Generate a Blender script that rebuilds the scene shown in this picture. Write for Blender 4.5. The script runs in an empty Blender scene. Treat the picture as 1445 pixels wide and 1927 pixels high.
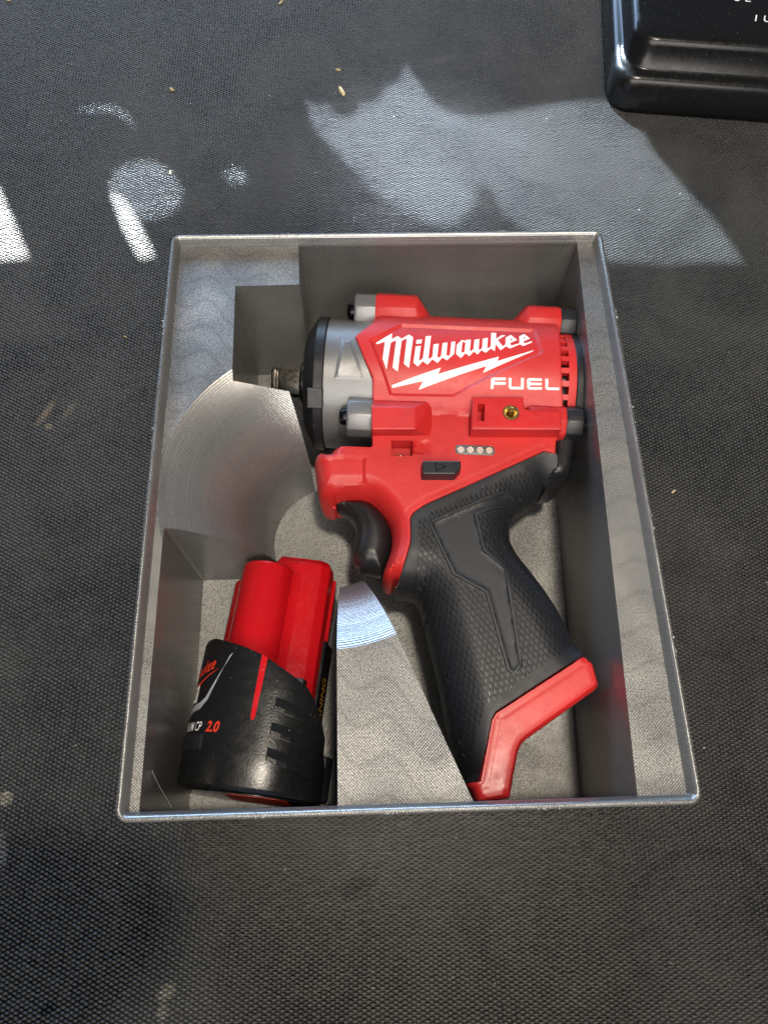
import bpy, bmesh, math, random
import numpy as np
from mathutils import Vector, Matrix
from mathutils.geometry import delaunay_2d_cdt

random.seed(7)
rng = np.random.default_rng(7)
MM = 0.001
sc = bpy.context.scene
COL = sc.collection
R = math.radians

# ------------------------------------------------------------------ camera
cam = bpy.data.objects.new("camera", bpy.data.cameras.new("camera"))
COL.objects.link(cam)
cam.matrix_world = Matrix(((0.999403, 0.021215, -0.027277, -0.011806), (-0.029801, 0.928746, -0.369518, -0.101988), (0.017494, 0.370110, 0.928823, 0.299190), (0.000000, 0.000000, 0.000000, 1.000000)))
cam.data.sensor_fit = 'VERTICAL'
cam.data.sensor_height = 36.0
cam.data.lens = 25.8023
cam.data.clip_start = 0.01
cam.data.clip_end = 20.0
sc.camera = cam

# ------------------------------------------------------------------ room light
world = bpy.data.worlds.new("World")
sc.world = world
world.use_nodes = True
wb = world.node_tree.nodes["Background"]
wb.inputs[0].default_value = (0.60, 0.64, 0.72, 1)
wb.inputs[1].default_value = 0.17


def aim(o, target):
    d = Vector(target) - o.location
    o.rotation_euler = d.to_track_quat('-Z', 'Y').to_euler()


def area_light(name, loc, target, sx, sy, watts, color):
    l = bpy.data.lights.new(name, 'AREA')
    l.shape = 'RECTANGLE'
    l.size, l.size_y = sx, sy
    l.energy = watts
    l.color = color
    o = bpy.data.objects.new(name, l)
    COL.objects.link(o)
    o.location = loc
    aim(o, target)
    return o


def spot_light(name, loc, target, angle, watts, color, radius):
    l = bpy.data.lights.new(name, 'SPOT')
    l.spot_size = angle
    l.spot_blend = 0.05
    l.energy = watts
    l.color = color
    l.shadow_soft_size = radius
    o = bpy.data.objects.new(name, l)
    COL.objects.link(o)
    o.location = loc
    aim(o, target)
    return o


# daylight from the open side beyond the bench, warm lamp overhead behind the viewer
area_light("window_light", (-0.55, 1.70, 0.62), (-0.05, 0.10, 0.03), 1.9, 0.65, 50.0, (0.46, 0.68, 1.0))
area_light("soft_fill", (0.0, -0.95, 1.02), (0.0, 0.02, 0.03), 1.1, 0.8, 26.0, (1.0, 0.94, 0.87))  # added soft fill, brightens the bin's back wall
area_light("ceiling_lamp", (0.14, -0.12, 1.50), (0.0, 0.0, 0.0), 0.12, 0.12, 22.0, (1.0, 0.89, 0.74))

sc.view_settings.view_transform = 'Standard'
sc.view_settings.look = 'None'
sc.view_settings.exposure = -0.38
sc.view_settings.gamma = 1.0
sc.view_settings.use_curve_mapping = False
sc.cycles.use_denoising = True
sc.cycles.max_bounces = 8
sc.cycles.caustics_reflective = False
sc.cycles.caustics_refractive = False
sc.cycles.sample_clamp_indirect = 2.0


# ------------------------------------------------------------------ materials
class NT:
    def __init__(self, name):
        self.m = bpy.data.materials.new(name)
        self.m.use_nodes = True
        self.t = self.m.node_tree
        self.b = self.t.nodes["Principled BSDF"]
        self._co = None

    def n(self, typ, **kw):
        x = self.t.nodes.new(typ)
        for k, v in kw.items():
            setattr(x, k, v)
        return x

    def link(self, a, b):
        self.t.links.new(a, b)

    def setin(self, node, key, v):
        if hasattr(v, 'is_output') or hasattr(v, 'links'):
            self.link(v, node.inputs[key])
        else:
            node.inputs[key].default_value = v

    def co(self):
        if self._co is None:
            g = self.n('ShaderNodeNewGeometry')
            vm = self.n('ShaderNodeVectorMath', operation='SCALE')
            self.link(g.outputs['Position'], vm.inputs[0])
            vm.inputs['Scale'].default_value = 1000.0     # millimetres
            self._co = vm.outputs[0]
            self.geo = g
        return self._co

    def math(self, op, a, b=None, c=None, clamp=False):
        x = self.n('ShaderNodeMath', operation=op)
        x.use_clamp = clamp
        self.setin(x, 0, a)
        if b is not None:
            self.setin(x, 1, b)
        if c is not None:
            self.setin(x, 2, c)
        return x.outputs[0]

    def noise(self, scale, detail=2.0, rough=0.5, dist=0.0, vec=None):
        x = self.n('ShaderNodeTexNoise')
        self.link(vec or self.co(), x.inputs['Vector'])
        x.inputs['Scale'].default_value = scale
        x.inputs['Detail'].default_value = detail
        x.inputs['Roughness'].default_value = rough
        x.inputs['Distortion'].default_value = dist
        return x.outputs[0]

    def ramp(self, fac, stops):
        x = self.n('ShaderNodeValToRGB')
        self.link(fac, x.inputs[0])
        e = x.color_ramp.elements
        while len(e) < len(stops):
            e.new(0.5)
        for i, (p, c) in enumerate(stops):
            e[i].position = p
            e[i].color = c if len(c) == 4 else (*c, 1)
        return x.outputs[0]

    def mapr(self, v, a, b, c, d):
        x = self.n('ShaderNodeMapRange')
        self.setin(x, 0, v)
        for i, k in enumerate((a, b, c, d)):
            x.inputs[i + 1].default_value = k
        return x.outputs[0]

    def mix(self, fac, a, b, blend='MIX'):
        x = self.n('ShaderNodeMix', data_type='RGBA', blend_type=blend)
        self.setin(x, 0, fac)
        for k, v in ((6, a), (7, b)):
            if isinstance(v, tuple):
                x.inputs[k].default_value = v if len(v) == 4 else (*v, 1)
            else:
                self.link(v, x.inputs[k])
        return x.outputs[2]

    def bump(self, h, strength, dist_mm, normal=None):
        x = self.n('ShaderNodeBump')
        x.inputs['Strength'].default_value = strength
        x.inputs['Distance'].default_value = dist_mm * MM
        self.link(h, x.inputs['Height'])
        if normal is not None:
            self.link(normal, x.inputs['Normal'])
        return x.outputs[0]

    def set(self, **kw):
        names = dict(color='Base Color', rough='Roughness', metal='Metallic', spec='Specular IOR Level',
                     normal='Normal', aniso='Anisotropic', coat='Coat Weight', coatr='Coat Roughness', ior='IOR',
                     tangent='Tangent', trans='Transmission Weight')
        for k, v in kw.items():
            i = self.b.inputs[names[k]]
            if isinstance(v, (int, float)):
                i.default_value = v
            elif isinstance(v, tuple):
                i.default_value = v if len(v) == 4 else (*v, 1)
            else:
                self.link(v, i)
        return self.m


def plastic(name, col, rough, grain=0.0, gscale=3.0, var=0.12, spec=0.5, coat=0.0):
    s = NT(name)
    n1 = s.noise(0.05, 3, 0.6)
    c = s.mix(s.mapr(n1, 0.3, 0.7, 0, 1), tuple(x * (1 - var) for x in col), tuple(min(1, x * (1 + var)) for x in col))
    dust = s.math('MULTIPLY', s.math('GREATER_THAN', s.noise(1.3, 1, 0.4), 0.775), 0.30)
    c = s.mix(dust, c, (0.42, 0.40, 0.37))
    n2 = s.noise(0.35, 4, 0.6)
    kw = dict(color=c, rough=s.mapr(n2, 0.3, 0.7, rough - 0.05, rough + 0.06), spec=spec, coat=coat)
    if grain:
        kw['normal'] = s.bump(s.noise(gscale, 2, 0.6), grain, 0.12)
    return s.set(**kw)


M = {}
M['red'] = plastic('red_plastic', (0.49, 0.019, 0.018), 0.43, 0.55, 2.2)
M['red_smooth'] = plastic('smooth_red_plastic', (0.49, 0.017, 0.017), 0.36, 0.06, 1.2)
M['red_gloss'] = plastic('glossy_red_plastic', (0.46, 0.005, 0.009), 0.20, 0.0, var=0.05)
M['black'] = plastic('black_plastic', (0.011, 0.011, 0.0125), 0.38, 0.25, 2.4)
M['black_grain'] = plastic('grained_black_plastic', (0.007, 0.007, 0.007), 0.27, 0.45, 1.6)
M['black_gloss'] = plastic('glossy_black_plastic', (0.008, 0.008, 0.009), 0.16)
M['case_black'] = plastic('moulded_black_case', (0.006, 0.006, 0.0065), 0.24, 0.1, 0.8, spec=0.35)
M['rubber'] = plastic('black_rubber', (0.010, 0.0105, 0.0125), 0.50, 0.25, 3.0)
M['rubber_tex'] = plastic('textured_black_rubber', (0.010, 0.0105, 0.0125), 0.36, 0.1, 4.0)
M['white_print'] = plastic('white_print', (0.80, 0.78, 0.76), 0.45, 0.0, var=0.03)
M['grey_print'] = plastic('grey_print', (0.32, 0.33, 0.36), 0.4, 0.0, var=0.03)
M['red_print'] = plastic('red_print', (0.62, 0.035, 0.010), 0.4, 0.0, var=0.03)
M['yellow_print'] = plastic('yellow_print', (0.42, 0.21, 0.015), 0.4, 0.0, var=0.05)
M['led_panel'] = plastic('grey_led_panel', (0.10, 0.105, 0.10), 0.42, 0.5, 2.0)
M['led'] = plastic('clear_led', (0.55, 0.44, 0.38), 0.16, 0.3, 1.5)
M['grit'] = plastic('pale_grit', (0.34, 0.31, 0.26), 0.6, 0.0, var=0.3)
M['straw'] = plastic('dry_leaf', (0.42, 0.33, 0.16), 0.6, 0.5, 1.0, var=0.35)


def metal_paint():
    s = NT('grey_metal_casting')
    sp = s.noise(4.5, 2, 0.7)
    c = s.mix(s.mapr(sp, 0.35, 0.7, 0, 1), (0.14, 0.143, 0.148), (0.28, 0.28, 0.278))
    return s.set(color=c, metal=0.55, rough=0.40, normal=s.bump(s.noise(2.6, 3, 0.65), 0.35, 0.10))


M['cast'] = metal_paint()


def metal(name, col, rough):
    s = NT(name)
    n = s.noise(0.8, 4, 0.6)
    return s.set(color=col, metal=1.0, rough=s.mapr(n, 0.3, 0.7, rough * 0.75, rough * 1.3))


M['steel'] = metal('polished_steel', (0.13, 0.12, 0.10), 0.26)
M['brass'] = metal('brass', (0.72, 0.52, 0.20), 0.26)
M['bolt'] = metal('black_bolt_steel', (0.035, 0.035, 0.04), 0.25)


def silk(name):
    """printed silver filament: layer lines on walls, diagonal toolpaths on level faces"""
    s = NT(name)
    co = s.co()
    sep = s.n('ShaderNodeSeparateXYZ')
    s.link(co, sep.inputs[0])
    x, y, z = sep.outputs
    ns = s.n('ShaderNodeSeparateXYZ')
    s.link(s.geo.outputs['True Normal'], ns.inputs[0])
    nz = s.math('ABSOLUTE', ns.outputs[2])
    level = s.mapr(nz, 0.90, 0.97, 0, 1)
    wob = s.noise(0.045, 2, 0.5, 0.4)
    wav = s.noise(0.5, 3, 0.6)
    # walls: 0.28 mm layers, each with its own slight offset
    zl = s.math('MULTIPLY_ADD', wav, 0.18, z)
    layer = s.math('SINE', s.math('MULTIPLY', zl, 2 * math.pi / 0.42))
    zc = s.n('ShaderNodeCombineXYZ')
    s.link(s.math('MULTIPLY', z, 2.2), zc.inputs[2])
    s.link(s.math('MULTIPLY', s.math('ADD', x, y), 0.012), zc.inputs[0])
    band = s.n('ShaderNodeTexNoise')
    s.link(zc.outputs[0], band.inputs['Vector'])
    band.inputs['Scale'].default_value = 0.8
    band.inputs['Detail'].default_value = 3
    vert = s.n('ShaderNodeCombineXYZ')
    s.link(s.math('MULTIPLY', s.math('ADD', x, s.math('MULTIPLY', y, 1.0)), 0.55), vert.inputs[0])
    s.link(s.math('MULTIPLY', z, 0.02), vert.inputs[2])
    vband = s.n('ShaderNodeTexNoise')
    s.link(vert.outputs[0], vband.inputs['Vector'])
    vband.inputs['Scale'].default_value = 1.0
    vband.inputs['Detail'].default_value = 3
    wallh = s.math('ADD', s.math('MULTIPLY', layer, 0.22),
                   s.math('ADD', s.math('MULTIPLY', band.outputs[0], 0.3), s.math('MULTIPLY', vband.outputs[0], 0.2)))
    # level faces: crossing diagonal lines
    d1 = s.math('SINE', s.math('MULTIPLY', s.math('ADD', s.math('ADD', x, y), s.math('MULTIPLY', wav, 0.5)), 2 * math.pi / 0.95))
    d2 = s.math('SINE', s.math('MULTIPLY', s.math('ADD', s.math('SUBTRACT', x, y), s.math('MULTIPLY', wav, 0.5)), 2 * math.pi / 0.95))
    fine = s.noise(1.7, 2, 0.75)
    amp = s.mapr(s.noise(0.06, 2, 0.5), 0.35, 0.65, 0.25, 1.0)
    hatch = s.math('ADD', s.math('MULTIPLY', s.math('ADD', s.math('MULTIPLY', d1, 0.55), s.math('MULTIPLY', d2, amp)), 0.42),
                   s.math('MULTIPLY', fine, 1.3))
    ripple = s.math('MULTIPLY', s.noise(0.055, 1.5, 0.45, 1.6), 3.0)
    hatch = s.math('ADD', hatch, ripple)
    mixh = s.n('ShaderNodeMix', data_type='FLOAT')
    s.link(level, mixh.inputs[0])
    s.link(wallh, mixh.inputs[2])
    s.link(hatch, mixh.inputs[3])
    nrm = s.bump(mixh.outputs[0], 0.8, 0.12)
    cvar = s.mix(s.mapr(wob, 0.3, 0.7, 0, 1), (0.29, 0.289, 0.284), (0.36, 0.359, 0.353))
    # filament sparkle put into the colour: crossing toolpaths on level faces, streaky layers on walls
    spark = s.mapr(fine, 0.34, 0.62, 0.15, 1)
    strand = s.mapr(s.math('ADD', s.math('MULTIPLY', d1, s.mapr(amp, 0.25, 1, 1.0, 0.35)), s.math('MULTIPLY', d2, amp)), -0.2, 1.3, 0, 1)
    lvl = s.math('MULTIPLY', strand, spark)
    wl1 = s.math('SINE', s.math('MULTIPLY', zl, 2 * math.pi / 0.9))
    wl2 = s.math('SINE', s.math('MULTIPLY', s.math('ADD', s.math('ADD', x, y), s.math('MULTIPLY', wav, 1.2)), 2 * math.pi / 1.9))
    wmod = s.mapr(s.noise(0.11, 3, 0.6), 0.35, 0.65, 0.1, 1.0)
    streak = s.math('ADD', s.math('MULTIPLY_ADD', s.math('MULTIPLY', wl1, wmod), 0.12, 0.20), s.math('ADD', s.math('MULTIPLY', s.math('MULTIPLY', wl2, wmod), 0.10), s.mapr(band.outputs[0], 0.35, 0.7, -0.06, 0.17)), clamp=True)
    fm = s.n('ShaderNodeMix', data_type='FLOAT')
    s.link(level, fm.inputs[0])
    s.link(streak, fm.inputs[2])
    s.link(lvl, fm.inputs[3])
    lc = s.mix(level, (1.0, 1.0, 1.0), (0.46, 0.46, 0.46))
    cvar = s.mix(1.0, cvar, lc, 'MULTIPLY')
    cvar = s.mix(fm.outputs[0], cvar, (0.56, 0.55, 0.52))
    dark = s.math('MULTIPLY', s.mapr(fine, 0.52, 0.32, 0, 0.85), s.mapr(level, 0, 1, 0.42, 1.0))
    cvar = s.mix(dark, cvar, (0.075, 0.073, 0.07))
    # infill showing through the top skin as faint wavy lines
    wl = s.math('ADD', s.math('MULTIPLY', y, 0.85), s.math('ADD', s.math('MULTIPLY', x, 0.42), s.math('MULTIPLY', s.math('SINE', s.math('MULTIPLY', x, 2 * math.pi / 21.0)), 3.2)))
    fr = s.math('ABSOLUTE', s.math('SUBTRACT', s.math('FRACT', s.math('DIVIDE', wl, 9.5)), 0.5))
    top_only = s.math('MULTIPLY', level, s.math('GREATER_THAN', z, 60.0))
    cvar = s.mix(s.math('MULTIPLY', s.mapr(fr, 0.0, 0.12, 0.34, 0.0), top_only), cvar, (0.08, 0.078, 0.075))
    rg = s.n('ShaderNodeMix', data_type='FLOAT')
    s.link(level, rg.inputs[0])
    rg.inputs[2].default_value = 0.24
    rg.inputs[3].default_value = 0.40
    mt = s.n('ShaderNodeMix', data_type='FLOAT')
    s.link(level, mt.inputs[0])
    mt.inputs[2].default_value = 0.74
    mt.inputs[3].default_value = 0.80
    return s.set(color=cvar, metal=mt.outputs[0], rough=rg.outputs[0], normal=nrm)


M['silk'] = silk('silver_silk_filament')


def mat_rubber(name):
    s = NT(name)
    co = s.co()
    big = s.noise(0.014, 5, 0.62, 0.8)
    mid = s.noise(0.09, 4, 0.65)
    pad = s.noise(0.55, 1, 0.5)
    base = s.mix(s.mapr(mid, 0.35, 0.7, 0, 1), (0.013, 0.013, 0.0133), (0.027, 0.027, 0.026))
    base = s.mix(s.mapr(big, 0.42, 0.62, 0, 0.75), base, (0.050, 0.049, 0.046))
    stain = s.noise(0.022, 4, 0.6, 1.5)
    base = s.mix(s.mapr(stain, 0.58, 0.70, 0, 0.6), base, (0.010, 0.010, 0.011))
    base = s.mix(s.mapr(pad, 0.3, 0.75, 0, 0.55), base, (0.060, 0.057, 0.052))
    # dust and old spills
    sep = s.n('ShaderNodeSeparateXYZ')
    s.link(co, sep.inputs[0])

    def blob(cx, cy, rx, ry, rot, soft, irr=0.35):
        dx = s.math('SUBTRACT', sep.outputs[0], cx)
        dy = s.math('SUBTRACT', sep.outputs[1], cy)
        ca, sa = math.cos(rot), math.sin(rot)
        u = s.math('DIVIDE', s.math('ADD', s.math('MULTIPLY', dx, ca), s.math('MULTIPLY', dy, sa)), rx)
        v = s.math('DIVIDE', s.math('SUBTRACT', s.math('MULTIPLY', dy, ca), s.math('MULTIPLY', dx, sa)), ry)
        d = s.math('SQRT', s.math('ADD', s.math('POWER', u, 2), s.math('POWER', v, 2)))
        d = s.math('ADD', d, s.math('MULTIPLY', s.math('SUBTRACT', mid, 0.5), irr * 2))
        return d, s.mapr(d, 1.0, 1.0 - soft, 0, 1)

    for (cx, cy, rx, ry, rot, soft, col, f) in ((-156.0, 69.3, 9, 2.2, 1.1, 0.6, (0.2, 0.16, 0.11), 0.55),
            (-145.9, 69.9, 8, 2.4, 1.1, 0.6, (0.16, 0.13, 0.09), 0.35),
            (-153.8, 61.8, 2.2, 2, 0, 0.6, (0.2, 0.17, 0.11), 0.5),
            (-148.3, -95.9, 3.2, 3, 0, 0.3, (0.24, 0.22, 0.18), 0.5),
            (-131.0, -170.7, 3, 3, 0, 0.5, (0.0, 0.0, 0.0), 0),
            (-123.5, -163.8, 3.2, 2.6, 0.3, 0.5, (0.004, 0.004, 0.004), 0.95),
            (-18.5, -130.2, 11, 4, 0.3, 0.7, (0.005, 0.005, 0.005), 0.85),
            (81.3, -159.9, 5, 4, 0, 0.7, (0.012, 0.012, 0.012), 0.6),
            (-83.4, -160.0, 4.5, 3, 0.6, 0.4, (0.2, 0.185, 0.15), 0.45),
            (-84.2, -166.2, 2.5, 3.5, 0.2, 0.5, (0.2, 0.185, 0.15), 0.4),
            (-147.6, -112.7, 3, 9, 0.2, 0.4, (0.2, 0.2, 0.2), 0.3),
            (44.9, 252.2, 60, 14, -0.5, 0.9, (0.1, 0.1, 0.105), 0.22),
            (38.7, 298.8, 14, 5, 0.2, 0.8, (0.1, 0.095, 0.085), 0.35)):
        d, k = blob(cx, cy, rx, ry, rot, soft)
        base = s.mix(s.math('MULTIPLY', k, f), base, col)
    d, k = blob(108.7, -145.9, 30, 24, 0.2, 0.5, 0.06)
    ring = s.mapr(s.math('ABSOLUTE', s.math('SUBTRACT', d, 1.0)), 0.0, 0.10, 0.65, 0.0)
    ring = s.math('MULTIPLY', ring, s.mapr(sep.outputs[1], -147.9, -119.9, 0.15, 1.0))
    base = s.mix(ring, base, (0.012, 0.012, 0.012))
    spk = s.math('GREATER_THAN', s.noise(1.15, 1, 0.3), 0.79)
    base = s.mix(s.math('MULTIPLY', spk, 0.35), base, (0.22, 0.20, 0.17))
    gr = s.noise(2.8, 2, 0.6)
    return s.set(color=base, rough=s.mapr(big, 0.3, 0.7, 0.34, 0.52), spec=0.32,
                 normal=s.bump(gr, 0.5, 0.10))


M['mat'] = mat_rubber('ribbed_mat_rubber')

# ------------------------------------------------------------------ mesh helpers (millimetres)
def thing(name, label, cat, loc=(0, 0, 0), group=None):
    o = bpy.data.objects.new(name, None)
    COL.objects.link(o)
    o.empty_display_size = 0.01
    o.location = [c * MM for c in loc]
    o['label'] = label
    o['category'] = cat
    if group:
        o['group'] = group
    return o


def mk(name, geo, mat, parent=None, smooth=35, bevel=0.0, kind=None, label=None, mats=None, fmat=None, segs=2):
    v, f = geo
    v = np.asarray(v, float).reshape(-1, 3)
    off = np.zeros(3)
    p = parent
    while p is not None:
        off = off + np.array(p.location) / MM
        p = p.parent
    me = bpy.data.meshes.new(name)
    me.from_pydata(((v - off) * MM).tolist(), [], [list(map(int, q)) for q in f])
    if bevel:
        bm = bmesh.new()
        bm.from_mesh(me)
        bmesh.ops.recalc_face_normals(bm, faces=bm.faces)
        ed = [e for e in bm.edges if len(e.link_faces) == 2 and e.calc_face_angle(0) > R(20)]
        bmesh.ops.bevel(bm, geom=ed, offset=bevel * MM, segments=segs, profile=0.5, affect='EDGES', clamp_overlap=True)
        bm.to_mesh(me)
        bm.free()
    else:
        bm = bmesh.new()
        bm.from_mesh(me)
        bmesh.ops.recalc_face_normals(bm, faces=bm.faces)
        bm.to_mesh(me)
        bm.free()
    for m in (mats or [mat]):
        me.materials.append(M[m] if isinstance(m, str) else m)
    if fmat is not None:
        me.polygons.foreach_set('material_index', np.asarray(fmat, dtype=np.int32))
    if smooth:
        me.shade_smooth()
        me.set_sharp_from_angle(angle=R(smooth))
    o = bpy.data.objects.new(name, me)
    COL.objects.link(o)
    o.parent = parent
    if kind:
        o['kind'] = kind
    if label:
        o['label'] = label
    return o


def cat(*gs):
    V, F, n = [], [], 0
    for v, f in gs:
        v = np.asarray(v, float).reshape(-1, 3)
        V.append(v)
        F += [[i + n for i in q] for q in f]
        n += len(v)
    return np.vstack(V), F


def loft(rings, cap=True):
    rings = [np.asarray(r, float) for r in rings]
    n = len(rings[0])
    V = np.vstack(rings)
    F = []
    for k in range(len(rings) - 1):
        a, b = k * n, (k + 1) * n
        for i in range(n):
            j = (i + 1) % n
            F.append([a + i, a + j, b + j, b + i])
    if cap:
        F.append(list(range(n))[::-1])
        F.append(list(range((len(rings) - 1) * n, len(rings) * n)))
    return V, F


def prism(poly, z0, z1, inset_top=0.0):
    p = np.asarray(poly, float)[:, :2]
    top = offset_poly(p, inset_top) if inset_top else p
    return loft([np.c_[p, np.full(len(p), z0)], np.c_[top, np.full(len(p), z1)]])


def signed_area(p):
    x, y = p[:, 0], p[:, 1]
    return 0.5 * np.sum(x * np.roll(y, -1) - np.roll(x, -1) * y)


def offset_poly(p, d):
    """move every corner inward by d (mitred)"""
    p = np.asarray(p, float)
    s = 1.0 if signed_area(p) > 0 else -1.0
    e = np.roll(p, -1, 0) - p
    e /= np.maximum(np.linalg.norm(e, axis=1, keepdims=True), 1e-9)
    n = np.c_[-e[:, 1], e[:, 0]] * s
    n0 = np.roll(n, 1, 0)
    b = n + n0
    k = d * 2.0 / np.maximum((b * b).sum(1), 0.35)
    return p + b * k[:, None]


def inside(pts, poly):
    poly = np.asarray(poly, float)[:, :2]
    x, y = pts[:, 0], pts[:, 1]
    c = np.zeros(len(pts), bool)
    j = len(poly) - 1
    for i in range(len(poly)):
        xi, yi = poly[i]
        xj, yj = poly[j]
        if yi != yj:
            c ^= ((yi > y) != (yj > y)) & (x < (xj - xi) * (y - yi) / (yj - yi) + xi)
        j = i
    return c


def dist_segs(pts, A, B):
    out = np.full(len(pts), 1e9)
    for a, b in zip(A, B):
        d = b - a
        L = max(d @ d, 1e-12)
        t = np.clip(((pts - a) @ d) / L, 0, 1)
        q = pts - (a + t[:, None] * d)
        out = np.minimum(out, np.sqrt((q * q).sum(1)))
    return out


def sdist(pts, poly):
    """signed distance, positive inside"""
    poly = np.asarray(poly, float)[:, :2]
    d = dist_segs(pts, poly, np.roll(poly, -1, 0))
    return np.where(inside(pts, poly), d, -d)


def resample(pl, step, closed=False):
    pl = np.asarray(pl, float)[:, :2]
    if closed:
        pl = np.vstack([pl, pl[:1]])
    out = []
    for a, b in zip(pl[:-1], pl[1:]):
        n = max(1, int(np.ceil(np.linalg.norm(b - a) / step)))
        for i in range(n):
            out.append(a + (b - a) * i / n)
    if not closed:
        out.append(pl[-1])
    return np.array(out)


def smooth_poly(pl, it=2, closed=False):
    """corner cutting for curved outlines"""
    pl = np.asarray(pl, float)[:, :2]
    for _ in range(it):
        if closed:
            q = np.roll(pl, -1, 0)
            pl = np.stack([pl * 0.75 + q * 0.25, pl * 0.25 + q * 0.75], 1).reshape(-1, 2)
        else:
            a, b = pl[:-1], pl[1:]
            m = np.stack([a * 0.75 + b * 0.25, a * 0.25 + b * 0.75], 1).reshape(-1, 2)
            pl = np.vstack([pl[:1], m[1:-1], pl[-1:]])
    return pl


def fill_holes_poly(outer, holes, zfun, step=1.5, lift=0.0):
    """flat print: triangulated polygon with holes laid on a surface z = zfun(x, y)"""
    loops = [resample(outer, step, True)] + [resample(h, step, True) for h in holes]
    V, E, n = [], [], 0
    for l in loops:
        V += [Vector(p) for p in l]
        E += [(n + i, n + (i + 1) % len(l)) for i in range(len(l))]
        n += len(l)
    res = delaunay_2d_cdt(V, E, [], 1, 1e-6)
    P = np.array([tuple(v) for v in res[0]])
    T = np.array(res[2])
    c = P[T].mean(1)
    ok = inside(c, outer)
    for h in holes:
        ok &= ~inside(c, h)
    z = zfun(P) + lift
    return np.c_[P, z], T[ok].tolist()


def heightfield(segs, zfun, pitch, feats=(), mirror_z=None, zlow=None, rings=(0.3, 0.8, 1.6, 2.8)):
    """closed solid whose upper side is z = zfun(P, d_round, d_all) over the outline made of segs [(points, rounded?)]"""
    pts, flag = [], []
    for pl, rd in segs:
        pl = resample(pl, pitch)
        if pts and np.linalg.norm(pts[-1] - pl[0]) < 0.3:
            pl = pl[1:]
        for p in pl:
            pts.append(p)
            flag.append(rd)
    if np.linalg.norm(pts[0] - pts[-1]) < 0.3:
        pts.pop()
        flag.pop()
    P = np.array(pts)
    A, B = P, np.roll(P, -1, 0)
    fl = np.array(flag)
    flB = np.roll(fl, -1)
    rd = fl & flB | (fl != flB) & fl
    inward = 1.0 if signed_area(P) > 0 else -1.0
    e = B - A
    e /= np.maximum(np.linalg.norm(e, axis=1, keepdims=True), 1e-9)
    nr = np.c_[-e[:, 1], e[:, 0]] * inward
    nv = nr + np.roll(nr, 1, 0)
    nv /= np.maximum(np.linalg.norm(nv, axis=1, keepdims=True), 1e-9)
    cand = []
    for o in rings:
        q = P + nv * o
        dd = dist_segs(q, A, B)
        cand.append(q[inside(q, P) & (np.abs(dd - o) < 0.04 * o + 0.02)])
    mn, mx = P.min(0), P.max(0)
    gx = np.arange(mn[0], mx[0], pitch)
    gy = np.arange(mn[1], mx[1], pitch * 0.866)
    G = np.array([(x + (0.5 * pitch if k % 2 else 0), y) for k, y in enumerate(gy) for x in gx])
    G = G[inside(G, P)]
    dd = dist_segs(G, A, B)
    G = G[dd > (rings[-1] + 0.35 * pitch)]
    fe = []
    for f, closed in feats:
        fe.append((resample(f, pitch, closed), closed))
    if fe:
        allf = np.vstack([f for f, _ in fe])
        def clear(Q, r):
            keep = np.ones(len(Q), bool)
            for k in range(0, len(allf), 200):
                d2 = ((Q[:, None, :] - allf[None, k:k + 200, :]) ** 2).sum(2)
                keep &= d2.min(1) > r * r
            return Q[keep]
        G = clear(G, 0.42 * pitch)
        cand = [clear(c, 0.25) if len(c) else c for c in cand]
    V = [Vector(p) for p in P]
    n = len(P)
    E = [(i, (i + 1) % n) for i in range(n)]
    for f, closed in fe:
        k = len(V)
        V += [Vector(p) for p in f]
        m = len(f)
        E += [(k + i, k + (i + 1) % m) for i in range(m if closed else m - 1)]
    V += [Vector(p) for c in cand for p in c]
    V += [Vector(p) for p in G]
    res = delaunay_2d_cdt(V, E, [], 1, 1e-7)
    Q = np.array([tuple(v) for v in res[0]])
    T = np.array([t for t in res[2]])
    T = T[inside(Q[T].mean(1), P)]
    used = np.unique(T)
    rem = -np.ones(len(Q), int)
    rem[used] = np.arange(len(used))
    Q, T = Q[used], rem[T]
    d_all = dist_segs(Q, A, B)
    d_rd = dist_segs(Q, A[rd], B[rd]) if rd.any() else np.full(len(Q), 1e3)
    z = zfun(Q, d_rd, d_all)
    top = np.c_[Q, z]
    zb = (2 * mirror_z - z) if mirror_z is not None else np.full(len(Q), zlow)
    bot = np.c_[Q, zb]
    N = len(Q)
    # boundary edges close the side
    ed = {}
    for t in T:
        for i in range(3):
            a, b = t[i], t[(i + 1) % 3]
            ed[(a, b)] = ed.get((a, b), 0) + 1
    side = [[b, a, a + N, b + N] for (a, b) in ed if (b, a) not in ed]
    F = T.tolist() + (T[:, ::-1] + N).tolist() + side
    cen = Q[T].mean(1)
    return (np.vstack([top, bot]), F), cen, len(side)


def rnd(d, r, p=2.0):
    """0 at the edge, 1 from r inward: a rounded shoulder"""
    k = np.clip(1 - d / r, 0, 1)
    return (1 - k ** p) ** (1 / p)


def lathe(prof, frame, n=72, closed=True):
    """prof [(u, r)] turned round the u axis of frame (origin, u, v, w)"""
    O, U, Vv, Ww = frame
    rings = []
    for u, r in prof:
        a = np.linspace(0, 2 * np.pi, n, endpoint=False)
        rings.append(O + u * U + np.outer(np.cos(a) * r, Vv) + np.outer(np.sin(a) * r, Ww))
    return loft(rings, closed)


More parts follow.
